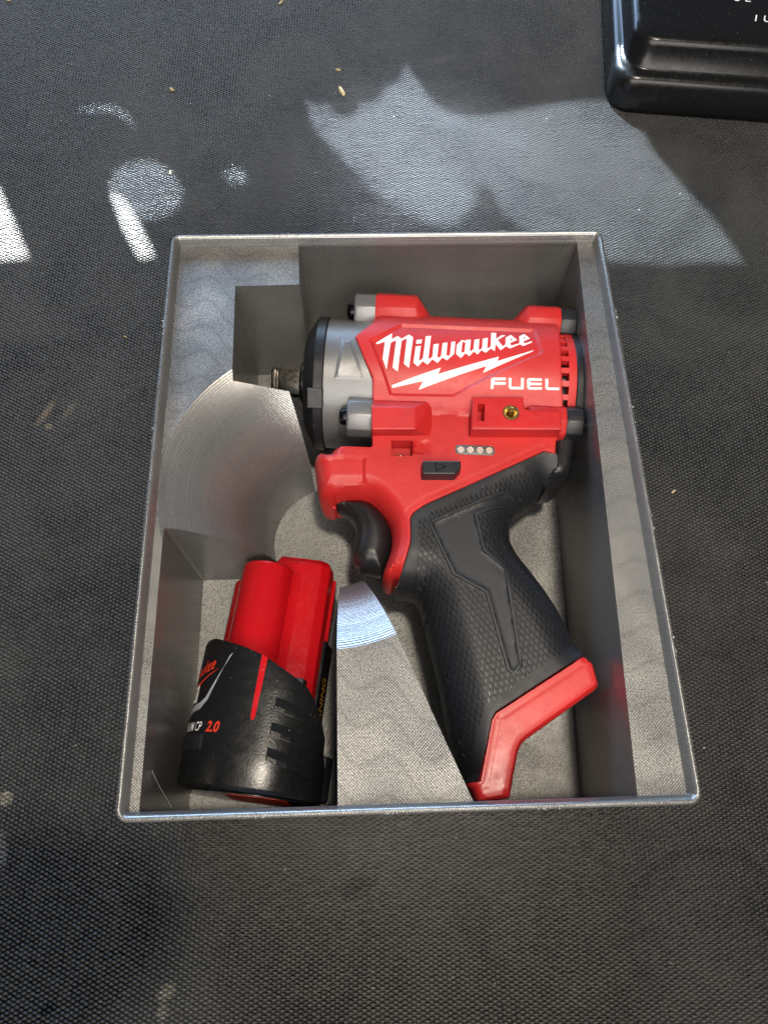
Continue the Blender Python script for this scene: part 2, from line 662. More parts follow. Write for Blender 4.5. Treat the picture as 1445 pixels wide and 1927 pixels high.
def tube(path, r, n=8):
    path = np.asarray(path, float)
    rings = []
    up = np.array([0, 0, 1.0])
    for i, p in enumerate(path):
        t = path[min(i + 1, len(path) - 1)] - path[max(i - 1, 0)]
        t /= np.linalg.norm(t)
        s = np.cross(t, up)
        s /= np.linalg.norm(s)
        w = np.cross(s, t)
        a = np.linspace(0, 2 * np.pi, n, endpoint=False)
        rr = r[i] if hasattr(r, '__len__') else r
        rings.append(p + np.outer(np.cos(a) * rr, s) + np.outer(np.sin(a) * rr, w))
    return loft(rings)


def rounded_rect(x0, x1, y0, y1, r, n=8):
    out = []
    for cx, cy, a0 in ((x1 - r, y1 - r, 0), (x0 + r, y1 - r, 90), (x0 + r, y0 + r, 180), (x1 - r, y0 + r, 270)):
        for k in range(n + 1):
            a = R(a0 + 90 * k / n)
            out.append((cx + r * math.cos(a), cy + r * math.sin(a)))
    return np.array(out)


def text_geo(txt, size, shear=0.0, bold=0.0, spacing=1.0):
    """glyph outlines as flat triangles (x right, y up, millimetres) in the built-in face"""
    c = bpy.data.curves.new("text", 'FONT')
    c.body = txt
    c.size = size
    c.shear = shear
    c.offset = bold
    c.space_character = spacing
    c.resolution_u = 4
    o = bpy.data.objects.new("text", c)
    COL.objects.link(o)
    dg = bpy.context.evaluated_depsgraph_get()
    me = o.evaluated_get(dg).to_mesh()
    v = np.array([tuple(x.co) for x in me.vertices])
    f = [list(p.vertices) for p in me.polygons]
    o.evaluated_get(dg).to_mesh_clear()
    bpy.data.objects.remove(o)
    bpy.data.curves.remove(c)
    return v, f


# ------------------------------------------------------------------ the bench mat
mat_ground = mk('ground_mat', ([(-900, -700, 0), (900, -700, 0), (900, 1100, 0), (-900, 1100, 0)], [[0, 1, 2, 3]]),
                'mat', kind='structure', smooth=0)
mat_ground['label'] = 'black rubber mat with woven diamond texture under the bin'


def mat_pads():
    px, py = 3.12, 0.82
    hw, hh = 1.30, 0.645
    sh = np.array([(-1, 0.0), (-0.5, -0.56), (0.0, -0.96), (0.5, -0.56), (1, 0.0), (0.5, 0.56), (0.0, 0.96), (-0.5, 0.56)])
    rot = R(-1.5)
    ca, sa = math.cos(rot), math.sin(rot)
    cs = []
    rows = int(620 / py)
    for j in range(rows):
        y = -195 + j * py
        half = 165 + 95 * (y + 195) / 560.0
        n = int(2 * half / px)
        xs = -half - 5 + np.arange(n + 1) * px
        xs = np.floor(xs / px) * px + (0.5 * px if j % 2 else 0)
        cs.append(np.c_[xs, np.full(len(xs), y)])
    c = np.vstack(cs)
    c = c @ np.array([[ca, sa], [-sa, ca]])
    keep = ~((np.abs(c[:, 0]) < 78) & (np.abs(c[:, 1]) < 99))
    c = c[keep]
    N = len(c)
    c = c + rng.normal(0, 0.05, (N, 2))
    s = 1 + rng.normal(0, 0.05, (N, 1, 1))
    hgt = 1.5 + rng.normal(0, 0.06, (N, 1))
    base = sh * (hw, hh)
    top = sh * (hw * 0.86, hh * 0.82)
    b = np.concatenate([base, top], 0)[None] * s
    b = b @ np.array([[ca, sa], [-sa, ca]])
    xy = b + c[:, None, :]
    tilt = rng.normal(0, 0.03, (N, 2))
    z = np.empty((N, 16))
    z[:, :8] = -0.05
    z[:, 8:] = hgt + (b[:, 8:] * tilt[:, None, :]).sum(2)
    V = np.concatenate([xy, z[..., None]], 2).reshape(-1, 3)
    fq = np.array([[i, (i + 1) % 8, 8 + (i + 1) % 8, 8 + i] for i in range(8)])
    quads = (fq[None] + (np.arange(N) * 16)[:, None, None]).reshape(-1, 4)
    oct_ = (np.arange(8, 16)[None] + (np.arange(N) * 16)[:, None])
    me = bpy.data.meshes.new('mat_weave')
    nv, nq, no = len(V), len(quads), len(oct_)
    me.vertices.add(nv)
    me.vertices.foreach_set('co', (V * MM).astype(np.float32).ravel())
    me.loops.add(nq * 4 + no * 8)
    me.loops.foreach_set('vertex_index', np.concatenate([quads.ravel(), oct_.ravel()]).astype(np.int32))
    me.polygons.add(nq + no)
    ls = np.concatenate([np.arange(nq) * 4, nq * 4 + np.arange(no) * 8]).astype(np.int32)
    me.polygons.foreach_set('loop_start', ls)
    me.update(calc_edges=True)
    me.materials.append(M['mat'])
    o = bpy.data.objects.new('mat_weave', me)
    COL.objects.link(o)
    o.parent = mat_ground
    o['kind'] = 'stuff'


mat_pads()

# ------------------------------------------------------------------ the printed bin
BW, BL = 167.5, 209.5
RIM, SHELF, FLOOR = 74.4, 70.0, 7.5
bin_root = thing('storage_bin', 'silver grey 3D-printed open bin holding the power tool and battery', 'bin', (0, 0, 0))


def bin_ring(inset, z):
    r = max(3.75 - inset, 0.6)
    p = rounded_rect(-BW / 2 + inset, BW / 2 - inset, -BL / 2 + inset, BL / 2 - inset, r, 10)
    return np.c_[p, np.full(len(p), z)]


prof = [(2.4, 0.8), (0.5, 2.8), (0.25, 4.8), (0.25, 5.0), (0.0, 5.4), (0.0, 73.5), (0.15, 74.0), (0.5, 74.3), (0.95, 74.4),
        (1.35, 74.25), (1.65, 73.9), (2.1, 73.2), (2.15, 71.7), (2.6, 71.0), (2.75, 69.8), (1.5, 69.2), (1.5, 1.2)]
mk('shell', loft([bin_ring(a, z) for a, z in prof] + [bin_ring(*prof[0])], cap=False), 'silk', bin_root, smooth=50)


def bool_obj(geo, name):
    me = bpy.data.meshes.new(name)
    me.from_pydata((np.asarray(geo[0]) * MM).tolist(), [], geo[1])
    bm = bmesh.new()
    bm.from_mesh(me)
    bmesh.ops.recalc_face_normals(bm, faces=bm.faces)
    bm.to_mesh(me)
    bm.free()
    o = bpy.data.objects.new(name, me)
    COL.objects.link(o)
    return o


BC = np.array([-24.5, 0.4])        # finger scoop centre


def bowl_r(z):
    return 25 + 55 - math.sqrt(max(0.0, 3025 - max(0.0, z - 20) ** 2))


def make_insert():
    blk = bool_obj(loft([bin_ring(1.9, 1.5), bin_ring(1.9, SHELF)]), 'blk')
    pocket = np.array([(-35.2, 102.3), (-34.6, 83.6), (-59.0, 83.2), (-58.3, 42.4), (-38.7, 41.8), (-32.8, 25.0),
                       (-30, 5), (-17.5, -14), (-1.6, -54), (8.4, -78.5), (18.3, -102.3), (66.4, -102.3), (74.7, 102.3)])
    p1 = bool_obj(prism(pocket, FLOOR, 90), 'p1')
    p2 = bool_obj(prism(rounded_rect(-78.2, -21.2, -102.2, -14.4, 0.7, 2), FLOOR, 91), 'p2')
    zs = [FLOOR] + list(np.linspace(20, SHELF, 64)) + [72.0]
    rings = []
    for z in zs:
        a = np.linspace(0, 2 * np.pi, 160, endpoint=False)
        r = bowl_r(z)
        rings.append(np.c_[BC[0] + r * np.cos(a), BC[1] + r * np.sin(a), np.full(160, z)])
    g = loft(rings)
    # the scoop stays inside the wall on the left
    v = np.array(g[0])
    v[:, 0] = np.maximum(v[:, 0], -80.7)
    p3 = bool_obj((v, g[1]), 'p3')
    for p in (p1, p2, p3):
        m = blk.modifiers.new('b', 'BOOLEAN')
        m.operation = 'DIFFERENCE'
        m.solver = 'EXACT'
        m.object = p
    dg = bpy.context.evaluated_depsgraph_get()
    me = bpy.data.meshes.new_from_object(blk.evaluated_get(dg))
    for o in (blk, p1, p2, p3):
        bpy.data.objects.remove(o)
    me.name = 'pocket_insert'
    me.materials.clear()
    me.materials.append(M['silk'])
    bm = bmesh.new()
    bm.from_mesh(me)
    bmesh.ops.remove_doubles(bm, verts=bm.verts, dist=2e-5)
    bmesh.ops.dissolve_degenerate(bm, edges=bm.edges, dist=2e-5)
    bm.to_mesh(me)
    bm.free()
    me.shade_smooth()
    me.set_sharp_from_angle(angle=R(22))
    o = bpy.data.objects.new('pocket_insert', me)
    COL.objects.link(o)
    o.parent = bin_root
    bv = o.modifiers.new('soft_edges', 'BEVEL')      # printed corners are never sharp
    bv.width = 0.4 * MM
    bv.segments = 2
    bv.limit_method = 'ANGLE'
    bv.angle_limit = R(35)
    bv.harden_normals = True


make_insert()


def seam(x, y, vertical):
    """rough blobs left on the rim where each layer starts"""
    gs = []
    for k in range(16):
        a = rng.normal(0, 2.2)
        w = rng.uniform(0.1, 1.3)
        cx, cy = (x, y + a) if vertical else (x + a, y)
        if vertical:
            cx += -math.copysign(w, x)
        else:
            cy += -math.copysign(w, y)
        s = rng.uniform(0.3, 0.6)
        t = np.linspace(0, 2 * np.pi, 7, endpoint=False)
        rr = [np.c_[cx + s * f * np.cos(t), cy + s * f * np.sin(t), np.full(7, RIM - 0.42 - 0.25 * w + h)]
              for f, h in ((1, 0.0), (0.9, 0.28), (0.45, 0.42))]
        gs.append(loft(rr))
    mk('print_seam', cat(*gs), 'silk', bin_root, smooth=60)


for yy in (66, 24, -18, -60):
    seam(BW / 2, yy, True)
for yy in (62, 20):
    seam(-BW / 2, yy, True)
for xx in (-40, -2, 44):
    seam(xx, BL / 2, False)
for xx in (-44, -6, 38):
    seam(xx, -BL / 2, False)

# ------------------------------------------------------------------ the power tool, lying on its side
TO = np.array([0.0, 57.0, 38.0])
TU = np.array([0.9973, -0.0732, 0.0])
TV = np.array([0.0732, 0.9973, 0.0])
TW = np.array([0.0, 0.0, 1.0])
TF = (TO, TU, TV, TW)
ZM = 38.0


def tp(u, v, w):
    return TO + u * TU + v * TV + w * TW


tool = thing('impact_wrench', 'red and black cordless power tool lying on its side in the large pocket', 'power tool', (40, 10, FLOOR))


def barrel_z(P):
    v = (P[:, 0] - TO[0]) * TV[0] + (P[:, 1] - TO[1]) * TV[1]
    k = np.clip(np.abs(v) / 27.8, 0, 1)
    return ZM + 27.8 * (1 - k ** 2.3) ** (1 / 2.3), v


def octo(u, v, w, r, n=8):
    a = np.radians(22.5 + 45 * np.arange(8)) if n == 8 else np.linspace(0, 2 * np.pi, n, endpoint=False)
    rr = r / math.cos(R(22.5)) if n == 8 else r
    return np.array([tp(u, v + rr * math.cos(t), w + rr * math.sin(t)) for t in a])


# anvil: square drive with a ring groove
def sq(u, s, c=0.9):
    p = []
    for a in range(4):
        for da in (-1, 1):
            t = R(28 + 90 * a + da * 38)
            p.append(tp(u, s * math.cos(t), s * math.sin(t)))
    return np.array(p)


mk('anvil', cat(loft([sq(-48.2, 6.0), sq(-47.6, 7.4), sq(-46.2, 7.5), sq(-45.9, 6.4), sq(-44.9, 6.4), sq(-44.6, 7.7), sq(-37, 7.8), sq(-34.5, 8.0)]),
                loft([octo(-36.6, 0, 0, 7.6, 24), octo(-35.8, 0, 0, 8.6, 24), octo(-30, 0, 0, 8.8, 24)])), 'steel', tool, smooth=25, bevel=0.25)
mk('nose_bumper', lathe([(-33.6, 9.0), (-33.6, 20.2), (-33.2, 20.9), (-29.6, 26.2), (-28.9, 26.8), (-25.7, 27.0), (-25.3, 26.6), (-25.3, 9.0)], TF, 96), 'black', tool, smooth=24)
for s1, s2 in ((-1, 1), (-1, -1)):
    n_ = loft([np.array([tp(u, s1 * v, s2 * w) for v, w in ((14.6, 21.4), (20.2, 16.2), (21.6, 17.4), (15.8, 22.8))]) for u in (-31.2, -25.0)])
    mk('bumper_lug', n_, 'black', tool, smooth=0, bevel=0.5)
gear = mk('gear_case', lathe([(-25.6, 15), (-25.6, 25.7), (-25.2, 26.0), (-16, 26.2), (-4, 26.7), (3, 26.7), (3, 15)], TF, 96), 'cast', tool, smooth=24)
tri = [(-18.69, 62.59, 64.06), (-15.55, 62.11, 64.10), (-10.43, 46.58, 61.93), (-11.07, 45.98, 61.61), (-22.03, 46.47, 61.46)]


def case_z(P):
    v = (P[:, 0] - TO[0]) * TV[0] + (P[:, 1] - TO[1]) * TV[1]
    return ZM + np.sqrt(np.maximum(26.4 ** 2 - v * v, 0))


def relief(poly, zf, lift, slope):
    q = resample([p[:2] for p in poly], 1.0, True)
    qi = offset_poly(q, slope)
    g = fill_holes_poly(qi, [], zf, 1.2, lift)
    return cat(g, loft([np.c_[q, zf(q) - 0.03], np.c_[qi, zf(qi) + lift]], cap=False))


mk('case_relief', relief(tri, case_z, 0.3, 1.3), 'cast', gear, smooth=60)
for s1 in (1, -1):
    for s2 in (1, -1):
        mk('case_boss', loft([octo(-15.6, 24 * s1, 17 * s2, 6.3), octo(-15.0, 24 * s1, 17 * s2, 6.9), octo(-6, 24 * s1, 17 * s2, 7.0)]), 'cast', gear, smooth=28, bevel=0.5)
        mk('bolt', loft([octo(-18.6, 24 * s1, 17 * s2, 1.4, 20), octo(-18.5, 24 * s1, 17 * s2, 2.2, 20), octo(-17.9, 24 * s1, 17 * s2, 3.1, 20),
                         octo(-17.0, 24 * s1, 17 * s2, 3.4, 20), octo(-15.4, 24 * s1, 17 * s2, 3.4, 20)]), 'bolt', tool, smooth=40)

# red clamshell housing
panel = np.array([(-7.91, 60.91, 65.11), (4.23, 68.89, 63.25), (55.12, 65.73, 63.02), (56.38, 54.28, 65.19), (22.49, 38.80, 61.04), (-0.87, 39.91, 60.64)])[:, :2]
nose_rec = np.array([(-31.50, 15.19), (-27.44, 16.10), (-18.46, 17.04), (-11.33, 16.12), (-11.51, 6.83), (-18.57, 6.76), (-27.42, 5.86), (-31.42, 4.63)])
grip_line = smooth_poly([(55.14, 17.51), (43.83, 12.31), (28.12, 5.12), (10.11, -2.79)] + [(8.96, -3.78), (5.72, -5.82), (4.44, -8.11), (4.54, -10.41), (4.39, -16.60), (3.13, -20.65), (0.98, -26.61), (-1.11, -31.69)], 2)
win = np.array([(-1.16, 22.75), (6.72, 22.58), (6.44, 16.24), (-1.37, 16.41)])
seg_grip = [(59.30, 16.43)] + grip_line.tolist()
seg_guard = smooth_poly([(-0.67, -28.79)] + [(-0.81, -27.51), (-2.59, -28.52), (-4.60, -27.84)] + [(-5.81, -26.25)] + [(-5.04, -23.55), (-3.45, -19.63), (-2.20, -15.88), (-1.82, -11.64), (-2.29, -6.46), (-4.99, -1.59), (-8.17, 2.01), (-11.42, 3.78), (-17.98, 4.01), (-22.08, 3.93)], 2)
seg_nose = smooth_poly([(-22.08, 3.93), (-23.40, 2.80)] + [(-23.85, 3.03), (-22.98, 1.21)] + [(-22.10, 2.48), (-24.74, 3.00), (-27.08, 3.97)] + [(-28.68, 5.82)] + [(-29.63, 11.91), (-30.29, 19.30)] + [(-29.53, 20.42)] + [(-27.52, 21.95)] + [(-25.22, 21.39)], 2)
seg_case = [(-25.22, 21.39)] + [(-8.76, 20.45), (-8.25, 21.17)] + [(-7.68, 40.14, 57.87), (-7.56, 45.57, 61.54), (-10.49, 53.14, 63.99), (-13.66, 63.11, 63.90), (-6.74, 70.47, 61.01)]
seg_top = [(-6.42, 81.68)] + [(17.36, 83.12), (32.78, 82.86), (50.47, 82.83), (68.99, 83.84)]
seg_back = [(65.37, 69.78, 57.74), (64.16, 60.37, 63.14), (63.14, 48.85, 64.17), (62.91, 40.04, 61.35), (63.19, 34.47, 57.45)] + [(62.19, 24.91), (60.09, 21.41), (59.00, 15.94)]
seg_case = [p[:2] for p in seg_case]
seg_back = [p[:2] for p in seg_back]


def housing_z(P, dr, da):
    bz, v = barrel_z(P)
    base = ZM + 5.5 + 13.5 * rnd(dr, 6.0, 2.0)
    base = np.where(v < -15, base, ZM)
    z = np.maximum(base, bz)
    # gap line along the grip
    dg = dist_segs(P, grip_line[:-1], grip_line[1:])
    z = z - 0.45 * np.clip(1 - np.abs(dg - 1.45) / 0.28, 0, 1) * (v < -15)
    sp = sdist(P, panel)
    z = z - 1.0 * np.clip(sp / 1.3 + 0.5, 0, 1)
    sn = sdist(P, nose_rec)
    z = z - 1.3 * np.clip(sn / 1.2 + 0.5, 0, 1)
    sw = sdist(P, win)
    z = z - 6.0 * np.clip(sw / 0.3, 0, 1)
    # wedge running out behind the little window
    wx = (P[:, 0] - win[1, 0]) / 6.8
    wy = (P[:, 1] - win[:, 1].mean()) / 2.5
    z = z - np.where((wx > 0) & (wx < 1) & (np.abs(wy) < 1), 1.7 * (1 - wx), 0)
    return z - 0.5 * (1 - rnd(da, 0.6))


hs, hcen, nside = heightfield([(seg_grip, False), (seg_guard, True), (seg_nose, True), (seg_case, False), (seg_top, False), (seg_back, False)],
                              housing_z, 0.95,
                              feats=[(offset_poly(panel, 0.65), True), (offset_poly(panel, -0.65), True), (win, True), (offset_poly(win, 0.3), True),
                                     (offset_poly(nose_rec, 0.6)[2:6], False), (offset_poly(nose_rec, -0.6)[2:6], False)],
                              mirror_z=ZM)


def red_boss(u0, u1, u2, v, w, r):
    s1, s2 = math.copysign(1, v), math.copysign(1, w)
    return loft([octo(u0, v, w, r), octo(u1, v, w, r), octo(u2, v - 4.2 * s1, w - 4.2 * s2, r * 0.55)])


housing = mk('housing', hs, 'red', tool, smooth=32)
for s2 in (1, -1):
    mk('front_boss', red_boss(-7.4, 9.0, 16.0, 24, 17 * s2, 7.3), 'red', housing, smooth=25, bevel=0.7)
    ft = [(*a, b) for a, b in zip([(-8.07, 39.58), (14.54, 38.57)] + [(14.28, 24.78), (-8.39, 25.62)], (59, 59, 56, 56))]
    tt_ = [(*a, 63.2) for a in [(-8.22, 33.53), (7.74, 33.07), (7.41, 23.94), (-8.44, 24.18)]]
    lo_ = [(x, y, z - 5) for x, y, z in ft]
    rg_ = [np.array(r_) for r_ in (lo_, ft, tt_)]
    for r_ in rg_:
        r_[:, 2] = ZM + s2 * (r_[:, 2] - ZM)
    mk('front_boss', loft(rg_), 'red', housing, smooth=0, bevel=0.55)
    mk('rear_boss', red_boss(66.0, 53.0, 45.5, 22.5, 17 * s2, 6.6), 'red', housing, smooth=25, bevel=0.7)
    mk('rear_boss', red_boss(66.0, 53.0, 45.5, -22.5, 17 * s2, 6.6), 'red', housing, smooth=25, bevel=0.7)
slotp = tp(45.5, 27.0, 5.0)

# mounting plate with slot and brass insert
plate = [(29.19, 36.70), (47.92, 36.34), (47.79, 31.42), (48.27, 30.90), (61.32, 30.34), (60.66, 22.61), (27.94, 23.48)]
slot = np.array([(30.87, 34.00), (33.45, 33.64), (32.79, 26.57), (30.22, 26.72)])
ins = np.array([(42.75, 29.82)][0])


def plate_z(P, dr, da):
    z = 63.3 + 0.35 * rnd(da, 0.7)
    z = z - 6.0 * np.clip(sdist(P, slot) / 0.25, 0, 1)
    return z - 7.0 * (np.hypot(P[:, 0] - ins[0], P[:, 1] - ins[1]) < 3.05)


ca_ = np.linspace(0, 2 * np.pi, 28, endpoint=False)
pg, _, _ = heightfield([(plate + plate[:1], False)], plate_z, 1.2,
                       feats=[(slot, True), (offset_poly(slot, 0.25), True), (np.c_[ins[0] + 3.1 * np.cos(ca_), ins[1] + 3.1 * np.sin(ca_)], True),
                              (np.c_[ins[0] + 3.0 * np.cos(ca_), ins[1] + 3.0 * np.sin(ca_)], True)], zlow=50.0, rings=(0.3, 0.7))
mk('mount_plate', pg, 'red_smooth', housing, smooth=32)
IF = (np.array([ins[0], ins[1], 0.0]), TW, np.array([1.0, 0, 0]), np.array([0, 1.0, 0]))
bore = [(57.5, 0.01), (57.6, 1.75)]
for k in range(6):
    bore += [(57.9 + k * 0.9, 1.95), (58.3 + k * 0.9, 1.62)]
mk('brass_insert', lathe([(57.5, 3.15), (63.4, 3.15), (63.85, 2.95), (63.85, 2.35), (63.4, 1.95)] + bore[::-1], IF, 32, closed=False), 'brass', tool, smooth=30)

# printed lettering, lying on the barrel
letters = [
    ([(-5.94, 60.13, 65.14), (0.36, 64.77, 64.52), (0.11, 61.88, 64.97), (2.48, 63.41, 64.74), (3.82, 62.01, 64.93), (6.79, 64.14, 64.56), (8.33, 62.60, 64.80), (6.16, 49.21, 64.61), (4.29, 50.85, 64.86), (5.83, 61.72, 64.94), (5.50, 62.08, 64.90), (3.84, 60.94, 65.04), (1.92, 47.91, 64.27), (0.05, 49.50, 64.58), (1.76, 61.15, 65.03), (1.34, 61.15, 65.03), (-0.30, 60.13, 65.12), (-2.24, 48.71, 64.38), (-3.57, 53.06, 65.04), (-2.51, 60.68, 65.09), (-5.54, 59.53, 65.17)], []),
    ([(9.45, 61.31, 64.96), (11.63, 61.52, 64.92), (11.32, 59.70, 65.09), (9.28, 59.47, 65.12)], []),
    ([(9.03, 58.28, 65.17), (11.04, 58.51, 65.16), (10.01, 52.37, 65.07), (10.49, 52.08, 65.04), (11.53, 53.08, 65.12), (13.15, 63.14, 64.66), (15.19, 63.35, 64.59), (13.60, 53.04, 65.13), (14.00, 52.66, 65.11), (15.13, 53.67, 65.16), (15.85, 59.20, 65.10), (17.87, 59.44, 65.08), (16.95, 53.54, 65.16), (17.50, 53.06, 65.14), (18.38, 53.89, 65.18), (19.32, 59.67, 65.05), (21.18, 59.96, 65.01), (20.39, 54.24, 65.19), (21.12, 53.84, 65.18), (21.72, 54.22, 65.19), (22.72, 60.26, 64.97), (24.24, 60.35, 64.95), (23.33, 54.67, 65.20), (20.51, 51.97, 65.09), (18.84, 53.22, 65.16), (16.90, 50.94, 64.98), (15.07, 52.54, 65.10), (13.15, 50.35, 64.88), (11.39, 51.83, 65.03), (9.48, 49.66, 64.73), (7.89, 51.23, 64.94)], []),
    ([(24.62, 58.75, 65.09), (26.74, 61.08, 64.83), (28.05, 60.63, 64.88), (28.25, 61.07, 64.81), (30.21, 61.27, 64.76), (29.39, 56.08, 65.19), (29.69, 55.67, 65.20), (30.83, 56.71, 65.17), (31.55, 61.15, 64.76), (33.53, 61.58, 64.67), (32.74, 56.59, 65.17), (33.13, 56.28, 65.18), (34.14, 57.28, 65.14), (34.81, 61.68, 64.63), (36.81, 62.13, 64.52), (36.05, 57.14, 65.14), (36.33, 56.89, 65.15), (37.47, 57.95, 65.08), (38.41, 64.83, 63.79), (40.33, 64.88, 63.73), (39.87, 61.52, 64.59), (42.15, 63.42, 64.12), (43.77, 63.41, 64.09), (40.48, 60.95, 64.69), (42.00, 57.88, 65.06), (43.18, 58.71, 64.97), (43.67, 62.08, 64.42), (45.76, 63.66, 63.98), (47.92, 60.87, 64.60), (45.12, 59.45, 64.87), (45.02, 58.58, 64.97), (45.56, 58.15, 65.01), (48.55, 59.19, 64.87), (48.96, 62.77, 64.16), (50.99, 64.29, 63.67), (52.96, 61.65, 64.36), (50.39, 60.28, 64.68), (50.19, 59.39, 64.82), (50.75, 59.16, 64.85), (53.43, 60.18, 64.66), (53.56, 59.68, 64.74), (49.91, 57.87, 65.01), (48.67, 58.75, 64.92), (44.75, 56.80, 65.12), (43.26, 57.86, 65.05), (41.06, 56.05, 65.17), (39.42, 58.98, 64.97), (38.85, 55.68, 65.18), (37.37, 56.92, 65.14), (35.36, 54.95, 65.20), (33.79, 56.17, 65.18), (32.22, 54.32, 65.20), (30.82, 55.62, 65.20), (29.09, 53.60, 65.19), (27.60, 54.89, 65.20), (25.79, 52.80, 65.16), (24.08, 54.66, 65.20)],
     [[(26.92, 60.31, 64.93), (28.06, 59.87, 64.97), (27.31, 55.48, 65.20), (26.45, 55.10, 65.20), (26.14, 55.50, 65.20)], [(45.49, 61.94, 64.42), (46.25, 61.00, 64.60), (45.26, 60.56, 64.70)], [(50.71, 62.51, 64.20), (51.38, 61.90, 64.33), (50.46, 61.43, 64.45)]]),
    ([(-0.53, 43.03, 62.47), (18.05, 49.00, 64.73), (16.88, 46.53, 64.20), (40.22, 53.20, 65.20), (39.31, 51.22, 65.13), (53.54, 55.80, 65.14), (53.23, 55.32, 65.16), (33.71, 46.58, 64.49), (35.10, 49.29, 64.94), (9.51, 41.26, 61.94), (11.29, 44.21, 63.34), (-0.20, 42.17, 62.04)], []),
]
fuel = [[(36.18, 40.26, 62.43), (36.48, 43.53, 63.75), (37.19, 44.17, 63.96), (41.94, 44.05, 64.02), (41.91, 43.16, 63.76), (37.61, 43.20, 63.67), (37.50, 42.64, 63.47), (41.88, 42.43, 63.51), (41.86, 41.57, 63.19), (37.34, 41.71, 63.11), (37.18, 40.23, 62.45)],
        [(42.98, 43.88, 64.00), (44.02, 43.86, 64.01), (43.79, 40.76, 62.92), (47.41, 40.57, 62.95), (47.69, 43.76, 64.06), (48.64, 43.73, 64.07), (48.44, 39.72, 62.60), (43.64, 39.87, 62.51), (42.93, 40.50, 62.77)],
        [(49.80, 40.17, 62.85), (49.84, 43.16, 63.94), (50.54, 43.59, 64.07), (55.29, 43.33, 64.10), (55.26, 42.53, 63.87), (51.05, 42.69, 63.82), (50.93, 41.95, 63.58), (55.23, 41.78, 63.63), (55.20, 40.97, 63.34), (50.81, 41.14, 63.28), (50.75, 40.43, 62.99), (55.27, 40.21, 63.04), (55.26, 39.46, 62.72), (50.42, 39.61, 62.62)],
        [(56.65, 43.20, 64.09), (57.69, 43.17, 64.10), (57.49, 40.14, 63.08), (61.65, 39.89, 63.10), (61.63, 39.06, 62.75), (57.20, 39.28, 62.70), (56.53, 39.84, 62.92)]]


def xy(l):
    return [p[:2] for p in l]


def on_panel(P):
    return barrel_z(P)[0] - 1.0 * np.clip(sdist(P, panel) / 1.3 + 0.5, 0, 1)


def raised(outer, holes, lift):
    g = fill_holes_poly(xy(outer), [xy(h) for h in holes], on_panel, 1.2, lift)
    # short side walls down into the housing
    parts = [g]
    for lp in [outer] + holes:
        q = resample(xy(lp), 1.2, True)
        zt = on_panel(q) + lift
        parts.append(loft([np.c_[q, zt - 0.5], np.c_[q, zt]], cap=False))
    return cat(*parts)


for o_, h_ in letters[:4]:
    mk('logo_letter', raised(o_, h_, 0.16), 'white_print', housing, smooth=0)
mk('logo_bolt', raised(letters[4][0], [], 0.16), 'white_print', housing, smooth=0)
for o_ in fuel:
    mk('name_letter', raised(o_, [], 0.16), 'white_print', housing, smooth=0)

# work light behind the small window, fuel gauge, direction switch
wc = win.mean(0)
mk('work_light', loft([np.c_[wc[0] - 0.4 + r * np.cos(ca_), wc[1] - 1.9 + r * 0.55 * np.sin(ca_), np.full(28, z)] for r, z in ((2.6, 50), (2.6, 52.2), (1.9, 53.2), (0.6, 53.6))]), 'led', tool, smooth=40)
lp = np.array([(22.51, 20.60), (36.84, 19.70), (36.50, 15.72), (22.23, 16.42)])
gc = lp.mean(0)
gax = (lp[1] - lp[0]) / np.linalg.norm(lp[1] - lp[0])
gpv = np.array([-gax[1], gax[0]])
L2, H2 = 7.3, 1.95
rr_ = [gc + gax * p[0] + gpv * p[1] for p in rounded_rect(-L2, L2, -H2, H2, 1.6, 6)]
gauge = mk('fuel_gauge', loft([np.c_[rr_, np.full(len(rr_), 55.0)], np.c_[rr_, np.full(len(rr_), 57.08)], np.c_[offset_poly(np.array(rr_), 0.2), np.full(len(rr_), 57.2)]]), 'led_panel', tool, smooth=40)
for c in [(24.28, 18.36), (27.81, 18.19), (31.29, 18.02), (34.73, 17.79)]:
    mk('gauge_light', loft([np.c_[c[0] + r * np.cos(ca_), c[1] + r * np.sin(ca_), np.full(28, z)] for r, z in ((1.3, 56.5), (1.3, 57.35), (1.08, 57.55), (0.85, 57.4), (0.4, 57.45))]), 'led', gauge, smooth=25)
btn = [(9.62, 11.98), (23.21, 11.69), (23.18, 8.85), (20.96, 6.43), (9.36, 6.77)]
switch = mk('direction_switch', loft([np.c_[offset_poly(np.array(btn), -0.5), np.full(5, 53.0)], np.c_[np.array(btn), np.full(5, 61.8)]]), 'black', tool, smooth=0, bevel=0.45)
ar = np.array([(14.11, 10.83), (17.99, 9.53), (14.11, 8.05)])
for a_, b_ in zip(ar, np.roll(ar, -1, 0)):
    mk('arrow_line', tube([(a_[0], a_[1], 61.8), (b_[0], b_[1], 61.8)], 0.16, 6), 'black_gloss', switch, smooth=40)
nt = np.array([tp(44, 25.6, 10), tp(47.2, 25.6, 10), tp(47.6, 25.2, 12.2), tp(44.2, 25.2, 12.2)])

